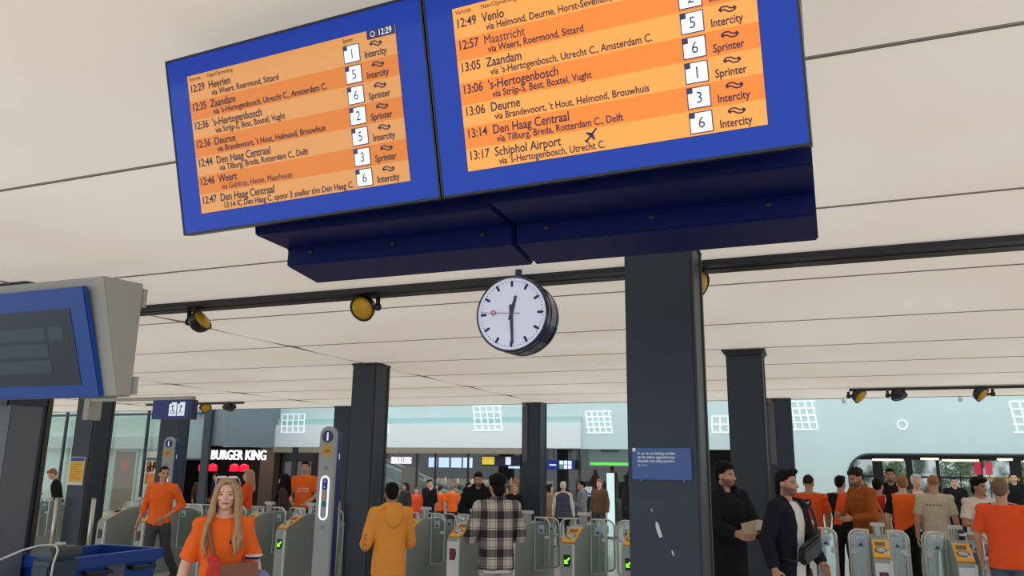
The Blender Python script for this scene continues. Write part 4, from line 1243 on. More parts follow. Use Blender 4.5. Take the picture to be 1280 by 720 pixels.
M_shoe = mat('shoe_dark', (46, 44, 46), .5)
M_sole = mat('shoe_sole', (196, 194, 190), .6)

DEF_ARM = ((.245, .03, 1.13), (.265, -.03, .88))
def person(label, x, y, face, h=1.75, skin='fair', hair='black', style='short', top=None, topkind='tee', bottom=None, arms=None, legs=None,
           head=(0, 0), lean=0.0, beard=None, det=1, slim=1.0, hem=.86, z=0.0, extra_top=None, top_paint=None, top_mats=None, under=None, open_front=None,
           glasses=False, facepaint=None, sleeve=None, group=None, bulk=0.0, waist=1.01):
    """body is one continuous mesh at the feet; hair and clothes are its children. Local -y is forward, +x the person's left."""
    k = h / 1.75
    vox = {2: .0062, 1: .010, 0: .015}[det]
    HM = Matrix.Translation((0, 0, 1.50)) @ Matrix.Rotation(R(head[0]), 4, 'Z') @ Matrix.Rotation(R(head[1]), 4, 'X') @ Matrix.Translation((0, 0, -1.50))
    HMI = HM.inverted()
    arms = arms or {}
    legs = legs or {}
    A = {}
    for s in (-1, 1):
        e, wr = arms.get(s, DEF_ARM)
        A[s] = (Vector((s * .185 * slim, .005, 1.425)), Vector((s * e[0], e[1], e[2])), Vector((s * wr[0], wr[1], wr[2])))
    G = {}
    for s in (-1, 1):
        kn, an = legs.get(s, ((.10, -.015, .50), (.11, .02, .09)))
        G[s] = (Vector((s * .088, 0, .92)), Vector((s * kn[0], kn[1], kn[2])), Vector((s * an[0], an[1], an[2])))
    LM = Matrix.Translation((0, 0, .95)) @ Matrix.Rotation(R(lean), 4, 'X') @ Matrix.Translation((0, 0, -.95))
    # ---- body
    bm = new_bm()
    loft(bm, [(.86, .135 * slim, .09, .01), (.95, .15 * slim, .10, .01), (1.1, .128 * slim, .088, .005), (1.27, .155 * slim, .10, .0), (1.38, .165 * slim, .095, .005), (1.45, .10, .07, .01), (1.48, .06, .055, .015)])
    for s in (-1, 1):
        sh, el, wr = A[s]
        cap(bm, (s * .05, .012, 1.465), sh, .046, .050)
        cap(bm, sh, el, .052, .040); cap(bm, el, wr, .041, .028)
        hp, kn, an = G[s]
        cap(bm, hp, kn, .078, .055); cap(bm, kn, an, .056, .036)
        cap(bm, an + Vector((0, .03, -.045)), an + Vector((s * .01, -.13, -.06)), .032, .026)
        # hand: palm of four metacarpals, five fingers
        d = (wr - el).normalized()
        fwd = Vector((0, -1, 0))
        side = d.cross(Vector((s, 0, 0)))
        if side.length < .2: side = d.cross(Vector((0, 0, 1)))
        side = side.normalized()                       # across the knuckles
        if side.y > 0: side = -side                    # thumb side forwards
        nrm = d.cross(side).normalized()
        if nrm.x * s > 0: nrm = -nrm                   # palm faces the body
        fr = .0088 if det == 2 else .011
        for i, ln in enumerate((.070, .078, .072, .056)):
            o0 = side * (.027 - .018 * i)
            kn0 = wr + d * .085 + o0 * 1.15
            cap(bm, wr + d * .005 + o0 * .8, kn0, .0135, .0115, 8)
            f1 = kn0 + d * ln * .5 + nrm * .012
            f2 = f1 + (d * .72 + nrm * .7).normalized() * ln * .55
            cap(bm, kn0, f1, fr, fr * .95, 8); cap(bm, f1, f2, fr * .95, fr * .8, 8)
        t0 = wr + d * .025 + side * .026
        t1 = t0 + (d * .6 + side * .7 + nrm * .35).normalized() * .042
        cap(bm, t0, t1, .013, .011, 8); cap(bm, t1, t1 + (d * .85 + side * .25 + nrm * .45).normalized() * .034, .0105, .0085, 8)
    bm2 = new_bm()
    ell(bm2, (0, .008, 1.658), (.073, .090, .092))
    ell(bm2, (0, -.022, 1.610), (.060, .066, .088))
    ell(bm2, (0, -.052, 1.552), (.034, .036, .026))
    ell(bm2, (0, -.062, 1.660), (.052, .026, .016))
    for s in (-1, 1):
        ell(bm2, (s * .034, -.060, 1.606), (.024, .022, .024))
        ell(bm2, (s * .074, .012, 1.622), (.010, .022, .032))
    cap(bm2, (0, -.082, 1.645), (0, -.103, 1.606), .009, .0135, 10)
    ell(bm2, (0, -.094, 1.603), (.019, .014, .010))
    ell(bm2, (0, -.083, 1.575), (.022, .011, .006)); ell(bm2, (0, -.080, 1.565), (.019, .012, .007))
    bm2.transform(HM)
    me_ = bpy.data.meshes.new('t'); bm2.to_mesh(me_); bm2.free(); bm.from_mesh(me_); bpy.data.meshes.remove(me_)
    cap(bm, (0, .02, 1.43), HM @ Vector((0, .012, 1.585)), .058, .054)
    SKm = SK[skin]
    for v in bm.verts:
        if v.co.z > .9: v.co = LM @ v.co
    LMI = LM.inverted()
    beard_m = mat('stubble_' + skin + beard, tuple(int(.55 * a_ + .45 * b_) for a_, b_ in zip({'fair': (226, 178, 156), 'mid': (198, 146, 118), 'tan': (176, 124, 96)}[skin], (40, 32, 30))), .6) if beard else None
    mats = [SKm, M_eye, M_eyew, M_lip, HAIR[hair] if hair != 'white' else HAIR['white'], beard_m or SKm]
    if facepaint: mats += facepaint
    def paint(c):
        if c.z < 1.4: return 0
        q = HMI @ (LMI @ c)
        ax = abs(q.x)
        if q.y < -.045 and abs(ax - .031) < .0125 and abs(q.z - 1.634) < .005: return 1 if abs(ax - .031) < .007 else 2
        if q.y < -.045 and .014 < ax < .052 and abs(q.z - 1.654 - .05 * (.03 - ax) * (1 if ax > .03 else -.3)) < .0045: return 4
        if q.y < -.06 and ax < .024 and abs(q.z - 1.570) < .0085 - .12 * ax * .2: return 3
        if facepaint and q.y < -.02 and .032 < ax < .062:
            if abs(q.z - 1.604 - (ax - .045) * .3) < .0035: return 6
            if abs(q.z - 1.597 - (ax - .045) * .3) < .0035: return 7
        if beard and q.z > 1.52 and q.y < .015 and (q.z < 1.588 or (q.z < 1.60 and q.y > -.055)) and not (ax < .02 and 1.562 < q.z < 1.578): return 5
        return 0
    body = melt('person', bm, mats, None, vox, 3, paint=paint)
    body.location = (x, y, z); body.rotation_euler = (0, 0, R(face)); body.scale = (k, k, k)
    tag(body, label, 'person', group)

    # ---- hair
    if style:
        bm = new_bm()
        if style == 'buzz':
            ell(bm, (0, .012, 1.668), (.0775, .092, .090))
        else:
            ell(bm, (0, .022, 1.678), (.084, .092, .090))
            ell(bm, (0, .055, 1.630), (.066, .052, .062))
            ell(bm, (0, -.03, 1.728), (.066, .062, .034))
            if style == 'mop':
                ell(bm, (0, -.05, 1.738), (.072, .062, .040)); ell(bm, (0, .04, 1.70), (.096, .09, .085)); ell(bm, (0, .07, 1.60), (.07, .045, .075))
            if style == 'quiff':
                ell(bm, (.01, -.055, 1.744), (.058, .044, .030)); ell(bm, (0, .07, 1.585), (.058, .040, .085))
            if style == 'curly':
                rr = random.Random(3)
                for j in range(46):
                    a, e = rr.uniform(0, 6.28), rr.uniform(-.1, 1)
                    ell(bm, (math.cos(a) * .082 * math.sqrt(1 - e * e), .012 + math.sin(a) * .088 * math.sqrt(1 - e * e), 1.682 + e * .082), (.022,) * 3)
            if style == 'cap':
                pass
            if style == 'long':
                rr = random.Random(11)
                for s in (-1, 1):
                    for j in range(9):
                        u = j / 8
                        p = [Vector((s * (.030 + .045 * u), -.055 + .10 * u, 1.735 - .03 * u)), Vector((s * (.074 + .012 * u), -.050 + .10 * u, 1.63)),
                             Vector((s * (.082 + .016 * u + rr.uniform(-.006, .006)), -.060 + .11 * u, 1.52)), Vector((s * (.100 + .022 * u + rr.uniform(-.012, .012)), -.100 + .12 * u, 1.42)),
                             Vector((s * (.104 + .026 * u + rr.uniform(-.02, .02)), -.130 + .13 * u, 1.30 + rr.uniform(-.04, .04))), Vector((s * (.098 + .03 * u + rr.uniform(-.02, .02)), -.140 + .14 * u, 1.22 + rr.uniform(-.03, .05)))]
                        tube(bm, p, [.018, .021, .020, .019, .015, .006], 8)
                cap(bm, (0, .065, 1.66), (0, .095, 1.38), .07, .075)
            if style == 'longback':
                cap(bm, (0, .06, 1.66), (0, .10, 1.36), .075, .07)
                for s in (-1, 1): cap(bm, (s * .074, .02, 1.68), (s * .10, .02, 1.38), .032, .04)
        def hcut(q):
            ax = abs(q.x)
            hl = 1.704 if style not in ('mop', 'quiff') else 1.693
            if style in ('buzz',): hl = 1.712
            if style in ('long', 'longback'): 
                return q.y < -.045 and ax < .050 and q.z < 1.722 - ax * .9 and q.z > 1.50
            if q.y < -.04 and q.z < hl - ax * ax * 2.0: return True
            if q.z < 1.625 and q.y < .035: return True
            if q.z < 1.66 and q.y < -.012: return True
            return False
        ob = melt('hair', bm, [HAIR[hair]], body, max(vox, .007), 3, cut=hcut, wrinkle=.004 if style != 'buzz' else 0, wsize=.03)
        ob.data.transform(LM @ HM)

    # ---- top
    tk = topkind
    ease = {'tee': .022, 'long': .024, 'hoodie': .040, 'jacket': .046, 'coat': .055, 'vest': .05}[tk] + bulk
    def torso(bm, e, hemz, neck=True):
        rows = [(hemz, .150 * slim + e, .098 + e * .8, .008), (hemz + .1, .150 * slim + e, .100 + e * .8, .006), (1.1, .138 * slim + e, .094 + e * .8, .004), (1.27, .156 * slim + e, .104 + e * .7, -.002), (1.38, .166 * slim + e * .8, .098 + e * .6, .003), (1.445, .118 + e * .5, .072 + e * .5, .010), (1.478, .066 + e * .2, .056 + e * .2, .014)]
        loft(bm, rows)
    bm = new_bm()
    torso(bm, ease, hem)
    sl = sleeve if sleeve is not None else {'tee': .78, 'long': 2.0, 'hoodie': 2.0, 'jacket': 2.0, 'coat': 2.0, 'vest': 0}[tk]
    for s in (-1, 1):
        sh, el, wr = A[s]
        re = {'tee': (.063, .064, .05), 'long': (.064, .054, .040), 'hoodie': (.074, .066, .050), 'jacket': (.080, .070, .054), 'coat': (.086, .076, .060), 'vest': (.07, .07, .05)}[tk]
        inn = sh + Vector((-s * .03, 0, .0))
        if sl <= 0:
            continue
        if sl < 1:
            ell(bm, inn, (re[0],) * 3); ell(bm, sh, (re[0],) * 3); cap(bm, (s * .06, .012, 1.455), sh, .050, re[0] - .002)
            flatcap(bm, sh - Vector((s * .02, 0, 0)), sh + (el - sh) * sl, re[0], re[1] + .004)
        else:
            cap(bm, inn, el, re[0], re[1]); cap(bm, sh, el, re[0], re[1]); cap(bm, (s * .06, .012, 1.455 + ease * .3), sh, .052, re[0] - .002)
            fr = sl - 1
            if fr > 0: 
                ell(bm, el, (re[1],) * 3)
                flatcap(bm, el, el + (wr - el) * min(fr, .97), re[1], re[1] + (re[2] - re[1]) * fr)
    if tk == 'hoodie':
        tube(bm, [(.085, -.075, 1.425), (.10, -.02, 1.475), (.085, .05, 1.50), (0, .085, 1.505), (-.085, .05, 1.50), (-.10, -.02, 1.475), (-.085, -.075, 1.425)], [.025, .034, .04, .044, .04, .034, .025], 10)
        ell(bm, (0, .125, 1.40), (.115, .05, .115)); ell(bm, (0, .135, 1.33), (.07, .035, .06))
    if tk in ('jacket', 'coat'):
        tube(bm, [(.060, -.085, 1.41), (.078, -.03, 1.475), (.066, .045, 1.51), (0, .075, 1.52), (-.066, .045, 1.51), (-.078, -.03, 1.475), (-.060, -.085, 1.41)], [.018, .026, .028, .028, .028, .026, .018], 10)
        if tk == 'coat':
            ell(bm, (0, .10, 1.44), (.12, .07, .09)); tube(bm, [(.075, -.09, 1.43), (.09, -.03, 1.50), (.07, .05, 1.53), (-.07, .05, 1.53), (-.09, -.03, 1.50), (-.075, -.09, 1.43)], [.03, .04, .045, .045, .04, .03], 10)
    if extra_top: extra_top(bm, A)
    for v in bm.verts:
        if v.co.z > .95: v.co = LM @ v.co
    cutf = None
    if open_front:
        cutf = lambda c: c.y < 0 and open_front(c)
    def collar_cut(c):
        if cutf and cutf(c): return True
        return False
    nm = {'tee': 'shirt', 'long': 'sweater', 'hoodie': 'hooded_sweater', 'jacket': 'jacket', 'coat': 'coat', 'vest': 'padded_vest'}[tk]
    tp = melt(nm, bm, top_mats or [top], body, max(vox, .0085), 3, wrinkle=.016 if tk != 'tee' else .013, wsize=.10, cut=collar_cut if open_front else None, paint=top_paint)
    if under:
        bm = new_bm(); torso(bm, .016, hem - .03)
        if tk == 'vest':
            for s in (-1, 1):
                sh, el, wr = A[s]
                cap(bm, sh + Vector((-s * .03, 0, 0)), el, .064, .054); flatcap(bm, el, el + (wr - el) * .95, .054, .042)
        melt('undershirt', bm, [under], body, .010, 3, wrinkle=.008)
    # ---- bottoms
    bm = new_bm()
    loft(bm, [(.80, .150, .098, .008), (.90, .160 * slim, .108, .008), (.985, .148 * slim, .10, .006), (waist, .146 * slim, .100, .006)])
    for s in (-1, 1):
        hp, kn, an = G[s]
        cap(bm, hp + Vector((0, 0, -.04)), kn, .098, .074); ell(bm, kn, (.073,) * 3); flatcap(bm, kn, kn + (an - kn) * .97, .073, .062)
    melt('trousers', bm, [bottom or cloth('charcoal', (50, 50, 56))], body, max(vox, .010), 3, wrinkle=.014, wsize=.09)
    for s in (-1, 1):
        an = G[s][2]
        bm = new_bm()
        b0 = an + Vector((0, 0, -.09))
        pts = [(.035, .07), (.045, .0), (.05, -.10), (.042, -.17), (.02, -.205), (-.02, -.205), (-.042, -.17), (-.046, -.10), (-.04, 0), (-.03, .07)]
        n_ = len(pts)
        rings = [[b0 + Vector((px * w_, py * l_ + .01, zz)) for px, py in pts] for zz, w_, l_ in ((0.001, 1, 1), (.025, 1.0, 1.0), (.05, .95, .97), (.075, .8, .8), (.105, .7, .45))]
        skin_rings(bm, rings)
        for f in bm.faces:
            if f.calc_center_median().z < b0.z + .025: f.material_index = 1
        obj('shoe', bm, [M_shoe, M_sole], body, smooth=False)
    return body

OR = cloth('orange', (246, 108, 40)); OR2 = cloth('orange_red', (238, 88, 42)); BLK = cloth('black', (22, 22, 26)); NAVY = cloth('night_navy', (24, 26, 38))
MUST = cloth('mustard_orange', (242, 160, 70)); RUST = cloth('rust', (164, 84, 32)); BEIGE = cloth('beige', (196, 184, 166)); CREAM = cloth('cream', (214, 202, 190)); WHT = cloth('white', (222, 222, 220))
GREY = cloth('grey', (132, 136, 140)); DGREY = cloth('dark_grey', (66, 66, 70)); JEAN = cloth('jeans_blue', (82, 96, 120)); LJEAN = cloth('jeans_pale', (170, 170, 166)); TEALG = cloth('jacket_green_grey', (88, 100, 98))
REDT = cloth('red', (206, 50, 40)); BRN = cloth('brown', (96, 70, 52))

def plaid():
    m = bpy.data.materials.new('cloth_plaid'); m.use_nodes = True; nt = m.node_tree; b = nt.nodes['Principled BSDF']; b.inputs['Roughness'].default_value = .85
    tc = nt.nodes.new('ShaderNodeTexCoord'); sp = nt.nodes.new('ShaderNodeSeparateXYZ'); nt.links.new(tc.outputs['Object'], sp.inputs[0])
    def stripes(sock, period, off, ramp):
        mu = nt.nodes.new('ShaderNodeMath'); mu.operation = 'MULTIPLY_ADD'; mu.inputs[1].default_value = 1 / period; mu.inputs[2].default_value = off; nt.links.new(sock, mu.inputs[0])
        fr = nt.nodes.new('ShaderNodeMath'); fr.operation = 'FRACT'; nt.links.new(mu.outputs[0], fr.inputs[0])
        cr = nt.nodes.new('ShaderNodeValToRGB'); cr.color_ramp.interpolation = 'CONSTANT'
        els = cr.color_ramp.elements
        els[0].position, els[1].position = ramp[0][0], ramp[1][0]
        els[0].color = (ramp[0][1],) * 3 + (1,); els[1].color = (ramp[1][1],) * 3 + (1,)
        for p, v in ramp[2:]:
            e = els.new(p); e.color = (v,) * 3 + (1,)
        nt.links.new(fr.outputs[0], cr.inputs['Fac']); return cr.outputs['Color']
    rv = [(0, .08), (.42, .9), (.50, .3), (.54, .9), (.86, .3), (.90, .9)]
    sx = stripes(sp.outputs['X'], .17, .3, rv); sz = stripes(sp.outputs['Z'], .19, .1, rv)
    mx = nt.nodes.new('ShaderNodeMix'); mx.data_type = 'RGBA'; mx.inputs[0].default_value = .5
    nt.links.new(sx, mx.inputs[6]); nt.links.new(sz, mx.inputs[7])
    c2 = nt.nodes.new('ShaderNodeValToRGB'); e = c2.color_ramp.elements
    e[0].position = .08; e[0].color = lin((34, 30, 36)) + [1]; e[1].position = .9; e[1].color = lin((196, 190, 182)) + [1]
    k = e.new(.5); k.color = lin((112, 104, 104)) + [1]
    nt.links.new(mx.outputs[2], c2.inputs['Fac']); nt.links.new(c2.outputs['Color'], b.inputs['Base Color'])
    return m
PLAID = plaid()
person('grey haired person in dark quilted vest over white sleeves seen from behind, behind the gates', -6.21, 19.00, 188, h=1.63, z=-0.150, hair='white', style='short', top=cloth('quilted_navy', (56, 62, 84), bump=.0), topkind='vest', under=WHT, bottom=NAVY, det=1, top_paint=lambda c: 1 if int((c.z + 5) / .028) % 2 else 0, top_mats=[cloth('quilt_a', (58, 64, 86)), cloth('quilt_b', (92, 98, 120))])
person('person in beige coat left of the grey haired vest wearer, by the far column', -7.46, 21.60, 120, h=1.70, z=-0.345, hair='brown', style='longback', top=cloth('camel', (176, 146, 112)), topkind='coat', hem=.6, det=0)
person('dark haired person in light grey sweater facing left behind the gates', -6.35, 21.00, -70, h=1.77, z=-0.300, hair='black', style='short', top=cloth('heather', (132, 134, 140)), topkind='hoodie', det=0, arms={-1: ((.23, -.06, 1.13), (.15, -.26, 1.2)), 1: ((.23, -.06, 1.13), (.15, -.26, 1.15))})
person('person in dark brown clothes with orange hair band walking near the shop door', -6.70, 24.00, -20, h=1.92, z=-0.450, hair='ginger', style='short', top=BRN, topkind='jacket', bottom=DGREY, det=0)
person('person in orange jacket with red bag at left of the far centre crowd', -13.20, 24.50, 30, h=1.53, z=-0.450, hair='lightbrown', style='short', top=OR2, topkind='jacket', bottom=REDT, det=0)
person('person in black with raised hand at chin in the far centre crowd', -12.26, 23.60, 60, h=1.82, z=-0.450, hair='brown', style='short', top=BLK, topkind='jacket', det=0, arms={-1: ((.22, -.12, 1.15), (.06, -.16, 1.45)), 1: ((.23, -.03, 1.13), (.15, -.22, 1.05))})
person('person in orange shirt, left one of the orange pair in the far centre crowd', -12.35, 24.60, 160, h=1.60, z=-0.450, hair='brown', style='short', top=OR, topkind='tee', bottom=NAVY, det=0)
person('person in orange shirt, right one of the orange pair in the far centre crowd', -11.57, 23.90, 200, h=1.68, z=-0.450, hair='ginger', style='short', top=OR, topkind='tee', bottom=NAVY, det=0)
person('blond person in dark top behind the plaid shirt man at the far column', -7.49, 19.00, 40, h=1.54, z=-0.150, hair='blond', style='longback', top=BLK, topkind='long', det=0)
person('person in black jacket standing close to the far centre column', -7.80, 20.60, -40, h=1.80, z=-0.270, hair='brown', style='short', top=BLK, topkind='jacket', det=0)
person('person in dark grey coat just right of the hoodie man, far behind the gates', -11.69, 21.00, -30, h=1.62, z=-0.300, hair='brown', style='longback', top=DGREY, topkind='coat', det=0)
person('person in dark red top by the shop glass right of the orange pair', -11.60, 25.20, 100, h=1.71, z=-0.450, hair='black', style='short', top=cloth('maroon', (110, 40, 44)), topkind='long', det=0)
person('person in brown top under the red pendant lamps of the burger shop', -22.75, 24.80, 60, h=1.80, z=-0.450, hair='black', style='short', top=BRN, topkind='long', det=0)
person('person in dark blue top with white badge at the burger shop', -22.14, 24.90, -30, h=1.87, z=-0.450, hair='brown', style='short', top=cloth('deep_blue', (36, 44, 74)), topkind='tee', det=0)
person('man in bulky black jacket facing the camera, looking down behind the gates', -5.69, 12.75, 18, h=1.73, z=-0.000, skin='mid', hair='brown', style='quiff', beard='brown', top=BLK, topkind='coat', head=(0, 14), bulk=.02, bottom=BLK, det=1, arms={-1: ((.27, -.06, 1.13), (.08, -.27, 1.03)), 1: ((.27, -.06, 1.13), (.06, -.28, 1.05))})
person('tall smiling man in orange t-shirt with white chest print behind the gates', -10.08, 13.9, 24, h=1.88, z=-0.000, skin='mid', hair='black', style='short', top=OR, topkind='tee', bottom=NAVY, det=1, head=(6, 0), arms={-1: ((.25, -.02, 1.13), (.16, -.24, 1.02)), 1: ((.25, -.02, 1.13), (.12, -.24, 1.0))}, top_paint=lambda c: 1 if c.y < 0 and abs(c.x) < .11 and (abs(c.z - 1.25) < .018 and int(abs(c.x) * 60) % 3 or abs(c.z - 1.20) < .009) else 0, top_mats=[OR, WHT])
person('woman with long dark wavy hair in patterned dark top facing left', -9.59, 12.6, -62, h=1.64, z=-0.000, hair='black', style='long', top=cloth('pattern_dark', (70, 48, 52), noise=.7, nscale=25), topkind='long', det=1, slim=.9)
person('woman with long light hair in orange top facing left behind the blonde woman', -11.09, 13.4, -58, h=1.70, z=-0.000, hair='blond', style='longback', top=OR2, topkind='tee', sleeve=1.2, det=1, slim=.9, arms={-1: ((.22, -.05, 1.14), (.16, -.25, 1.12)), 1: ((.22, -.05, 1.14), (.15, -.25, 1.1))})
person('ginger haired person in dark top with orange trim between the leftmost columns', -16.07, 13.20, -40, h=1.68, z=-0.000, hair='ginger', style='short', top=BLK, topkind='long', head=(0, 20), lean=12, det=1, top_paint=lambda c: 1 if abs(c.x + .13) < .03 and c.z < 1.3 else 0, top_mats=[BLK, OR2])
person('man in orange-red t-shirt with black square logo on his back', -0.40, 13.10, 172, h=1.77, z=0.000, skin='mid', hair='brown', style='buzz', top=OR2, topkind='tee', bottom=DGREY, det=1, slim=1.08, head=(-10, 0), arms={-1: ((.24, -.08, 1.16), (.20, -.22, .98)), 1: ((.26, .0, 1.13), (.27, -.06, .90))})
person('man in black t-shirt with a red-orange bag strap across his back', 0.05, 14.2, 160, h=1.75, z=0.000, skin='mid', hair='black', style='short', top=BLK, topkind='tee', bottom=BLK, det=1, head=(-12, 0), arms={-1: ((.25, .02, 1.14), (.23, -.16, .98)), 1: ((.25, .03, 1.13), (.27, -.03, .90))}, top_paint=lambda c: 1 if c.y > .0 and abs(c.x + .25 * (c.z - 1.24)) < .075 and c.z > 1.0 else 0, top_mats=[BLK, OR2])
person('bearded man with dark curly hair in rust-brown jacket looking down left', 0.34, 12.85, -58, h=1.88, z=0.000, skin='mid', hair='brown', style='curly', beard='brown', top=RUST, topkind='jacket', bottom=NAVY, det=1, head=(0, 18), lean=4, arms={-1: ((.25, -.08, 1.14), (.14, -.28, 1.16)), 1: ((.25, -.04, 1.13), (.14, -.27, 1.12))})
person('dark haired person in red shirt behind the rust jacket man', 0.60, 14.20, 150, h=1.72, z=0.000, skin='mid', hair='black', style='short', top=REDT, topkind='tee', det=1, top_paint=lambda c: 1 if abs(c.x) > .13 else 0, top_mats=[REDT, WHT])
person('tall dark silhouetted man in black facing the camera in the rounded opening', 0.92, 16.60, -4, h=1.88, z=0.000, skin='tan', hair='black', style='short', beard='black', top=BLK, topkind='jacket', bottom=BLK, det=1)
person('light brown haired man in black t-shirt with an orange cloth over his back', 0.92, 13.90, 174, h=1.77, z=0.000, skin='fair', hair='ginger', style='short', top=BLK, topkind='tee', bottom=BLK, det=1, slim=.95, head=(14, 0), arms={-1: ((.24, .02, 1.14), (.25, -.03, .9)), 1: ((.24, .02, 1.14), (.25, -.03, .9))}, top_paint=lambda c: 1 if c.y > -.01 and c.z > .98 + max(0, (.1 - c.x)) * .7 - .08 and abs(c.x) < .165 and c.x < .15 else 0, top_mats=[BLK, OR])
person('white haired man in grey-green jacket over white shirt among the queue', 1.28, 15.80, 10, h=1.78, z=0.000, skin='fair', hair='white', style='short', top=TEALG, topkind='jacket', under=WHT, open_front=lambda c: abs(c.x) < .02 + max(0, c.z - 1.0) * .16, bottom=DGREY, det=1, head=(10, 0))
person('short haired man in beige t-shirt with faint back print, seen from behind', 1.31, 13.50, 168, h=1.79, z=0.000, skin='mid', hair='ginger', style='buzz', top=BEIGE, topkind='tee', bottom=BLK, det=1, slim=1.05, head=(26, 0), hem=.80, top_paint=lambda c: 1 if c.y > .05 and abs(c.x) < .12 and abs(c.z - 1.335) < .008 and int((c.x + 1) * 90) % 4 else 0, top_mats=[BEIGE, cloth('faded_print', (120, 112, 104))])
person('dark haired man in cream t-shirt with arms folded facing the orange shirted man', 1.87, 13.30, 22, h=1.75, z=0.000, skin='tan', hair='black', style='mop', top=CREAM, topkind='tee', bottom=GREY, det=1, slim=1.12, head=(24, 4), arms={-1: ((.28, -.05, 1.13), (.02, -.20, 1.10)), 1: ((.28, -.05, 1.13), (-.02, -.22, 1.13))})
person('man in plain orange shirt and pale jeans seen from behind at the right edge', 1.67, 10.40, 164, h=1.77, z=0.000, skin='mid', hair='lightbrown', style='short', top=OR2, topkind='tee', bottom=JEAN, det=2, slim=1.12, hem=.82, head=(-6, 0), arms={-1: ((.27, -.03, 1.14), (.26, -.18, .95)), 1: ((.27, .0, 1.13), (.27, -.08, .90))}, top_paint=lambda c: 1 if c.z > 1.485 else 0, top_mats=[OR2, BLK])
person('dark silhouetted person by the bicycles in the rounded opening', 2.59, 22.00, 0, h=1.71, z=0.000, hair='black', style='short', top=BLK, topkind='jacket', bottom=BLK, det=0)
person('dark silhouetted person at the right edge of the rounded opening', 4.17, 24.00, 0, h=1.82, z=0.000, hair='black', style='short', top=BLK, topkind='jacket', bottom=BLK, det=0)
person('man in black coat holding a paper ticket sleeve beside the big navy column', -1.13, 9.1, 44, h=1.90, z=0.000, skin='mid', hair='black', style='curly', beard='black', top=BLK, topkind='coat', bottom=BLK, hem=.55, det=2, head=(28, 2), arms={-1: ((.24, -.10, 1.16), (.12, -.29, 1.10)), 1: ((.25, -.10, 1.15), (.08, -.31, 1.10))})
person('man in open black jacket and white t-shirt with black crossbody bag', -0.46, 8.35, 58, h=1.84, z=0.000, skin='mid', hair='black', style='quiff', beard='brown', top=NAVY, topkind='jacket', under=WHT, open_front=lambda c: abs(c.x - .02) < .085 + max(0, 1.1 - c.z) * .1 and c.z < 1.475, bottom=BLK, hem=.80, det=2, slim=.92, head=(12, 2), arms={-1: ((.27, .05, 1.14), (.27, -.02, .90)), 1: ((.26, -.02, 1.13), (.25, -.15, .93))})
person('man in mustard orange hooded sweater with black sleeve lettering, seen from behind', -4.43, 7.66, 228, h=1.65, z=-0.000, skin='tan', hair='black', style='short', top=MUST, topkind='hoodie', bottom=NAVY, hem=.76, det=2, head=(-8, 0), arms={-1: ((.27, -.06, 1.10), (.16, -.28, 1.02)), 1: ((.27, .0, 1.10), (.20, -.26, 1.04))}, top_paint=lambda c: 0, top_mats=[MUST])
person('man in black and white plaid overshirt seen from behind at a gate', -3.37, 8.05, 214, h=1.74, z=0.000, skin='mid', hair='black', style='mop', top=None, topkind='jacket', bottom=LJEAN, hem=.80, det=2, head=(8, 8), bulk=-.006, top_mats=[PLAID], under=WHT, arms={-1: ((.27, -.05, 1.12), (.14, -.28, 1.10)), 1: ((.28, -.03, 1.11), (.15, -.30, 1.10))})
person('man in orange long-sleeved shirt and dark trousers striding left of the gates', -9.93, 10.00, 22, h=1.77, z=-0.000, skin='mid', hair='black', style='buzz', top=OR, topkind='long', sleeve=1.45, bottom=DGREY, det=2, head=(38, 4), arms={-1: ((.27, .06, 1.13), (.33, .02, .90)), 1: ((.30, .10, 1.16), (.12, -.10, .98))}, legs={-1: ((.06, -.16, .52), (.02, -.20, .09)), 1: ((.13, .04, .50), (.20, .30, .13))})
person('young woman with long blonde hair, face paint and orange t-shirt, walking towards camera', -4.11, 4.75, 40, h=1.73, z=-0.000, skin='fair', hair='blond', style='long', top=OR, topkind='tee', bottom=BLK, det=2, slim=.84, hem=1.02, waist=1.05, head=(-4, -6), sleeve=.86, facepaint=[WHT, REDT], arms={-1: ((.235, .02, 1.15), (.285, -.03, .90)), 1: ((.24, .03, 1.14), (.28, -.18, .98))}, top_paint=lambda c: (1 if 1.205 < c.z < 1.222 else 2 if 1.185 < c.z <= 1.205 else 0) if c.x > .165 else 0, top_mats=[OR, WHT, cloth('band_navy', (44, 36, 74))])

# ================================================================== THINGS CARRIED AND WORN
def at_person(name, label, cat, p, group=None):
    t = thing(name, label, cat, p.location, 0, group)
    t.rotation_euler = p.rotation_euler; t.scale = p.scale
    return t
def find(part):
    return next(o for o in bpy.data.objects if o.type == 'MESH' and o.parent is None and part in o.get('label', ''))
def child(p, nm): return next(c for c in p.children if c.name.split('.')[0] == nm)
def stick(name, bm, mats, body, target, off=.003):
    """lay a flat print onto a garment"""
    me = bpy.data.meshes.new(name); bm.to_mesh(me); bm.free()
    for m in mats: me.materials.append(m)
    o = bpy.data.objects.new(name, me); COL.objects.link(o); o.parent = body
    sw = o.modifiers.new('s', 'SHRINKWRAP'); sw.target = target; sw.wrap_method = 'NEAREST_SURFACEPOINT'; sw.wrap_mode = 'ABOVE_SURFACE'; sw.offset = off
    bpy.context.view_layer.update()
    m2 = bpy.data.meshes.new_from_object(o.evaluated_get(bpy.context.evaluated_depsgraph_get()))
    o.modifiers.clear(); o.data = m2; m2.name = name
    return o

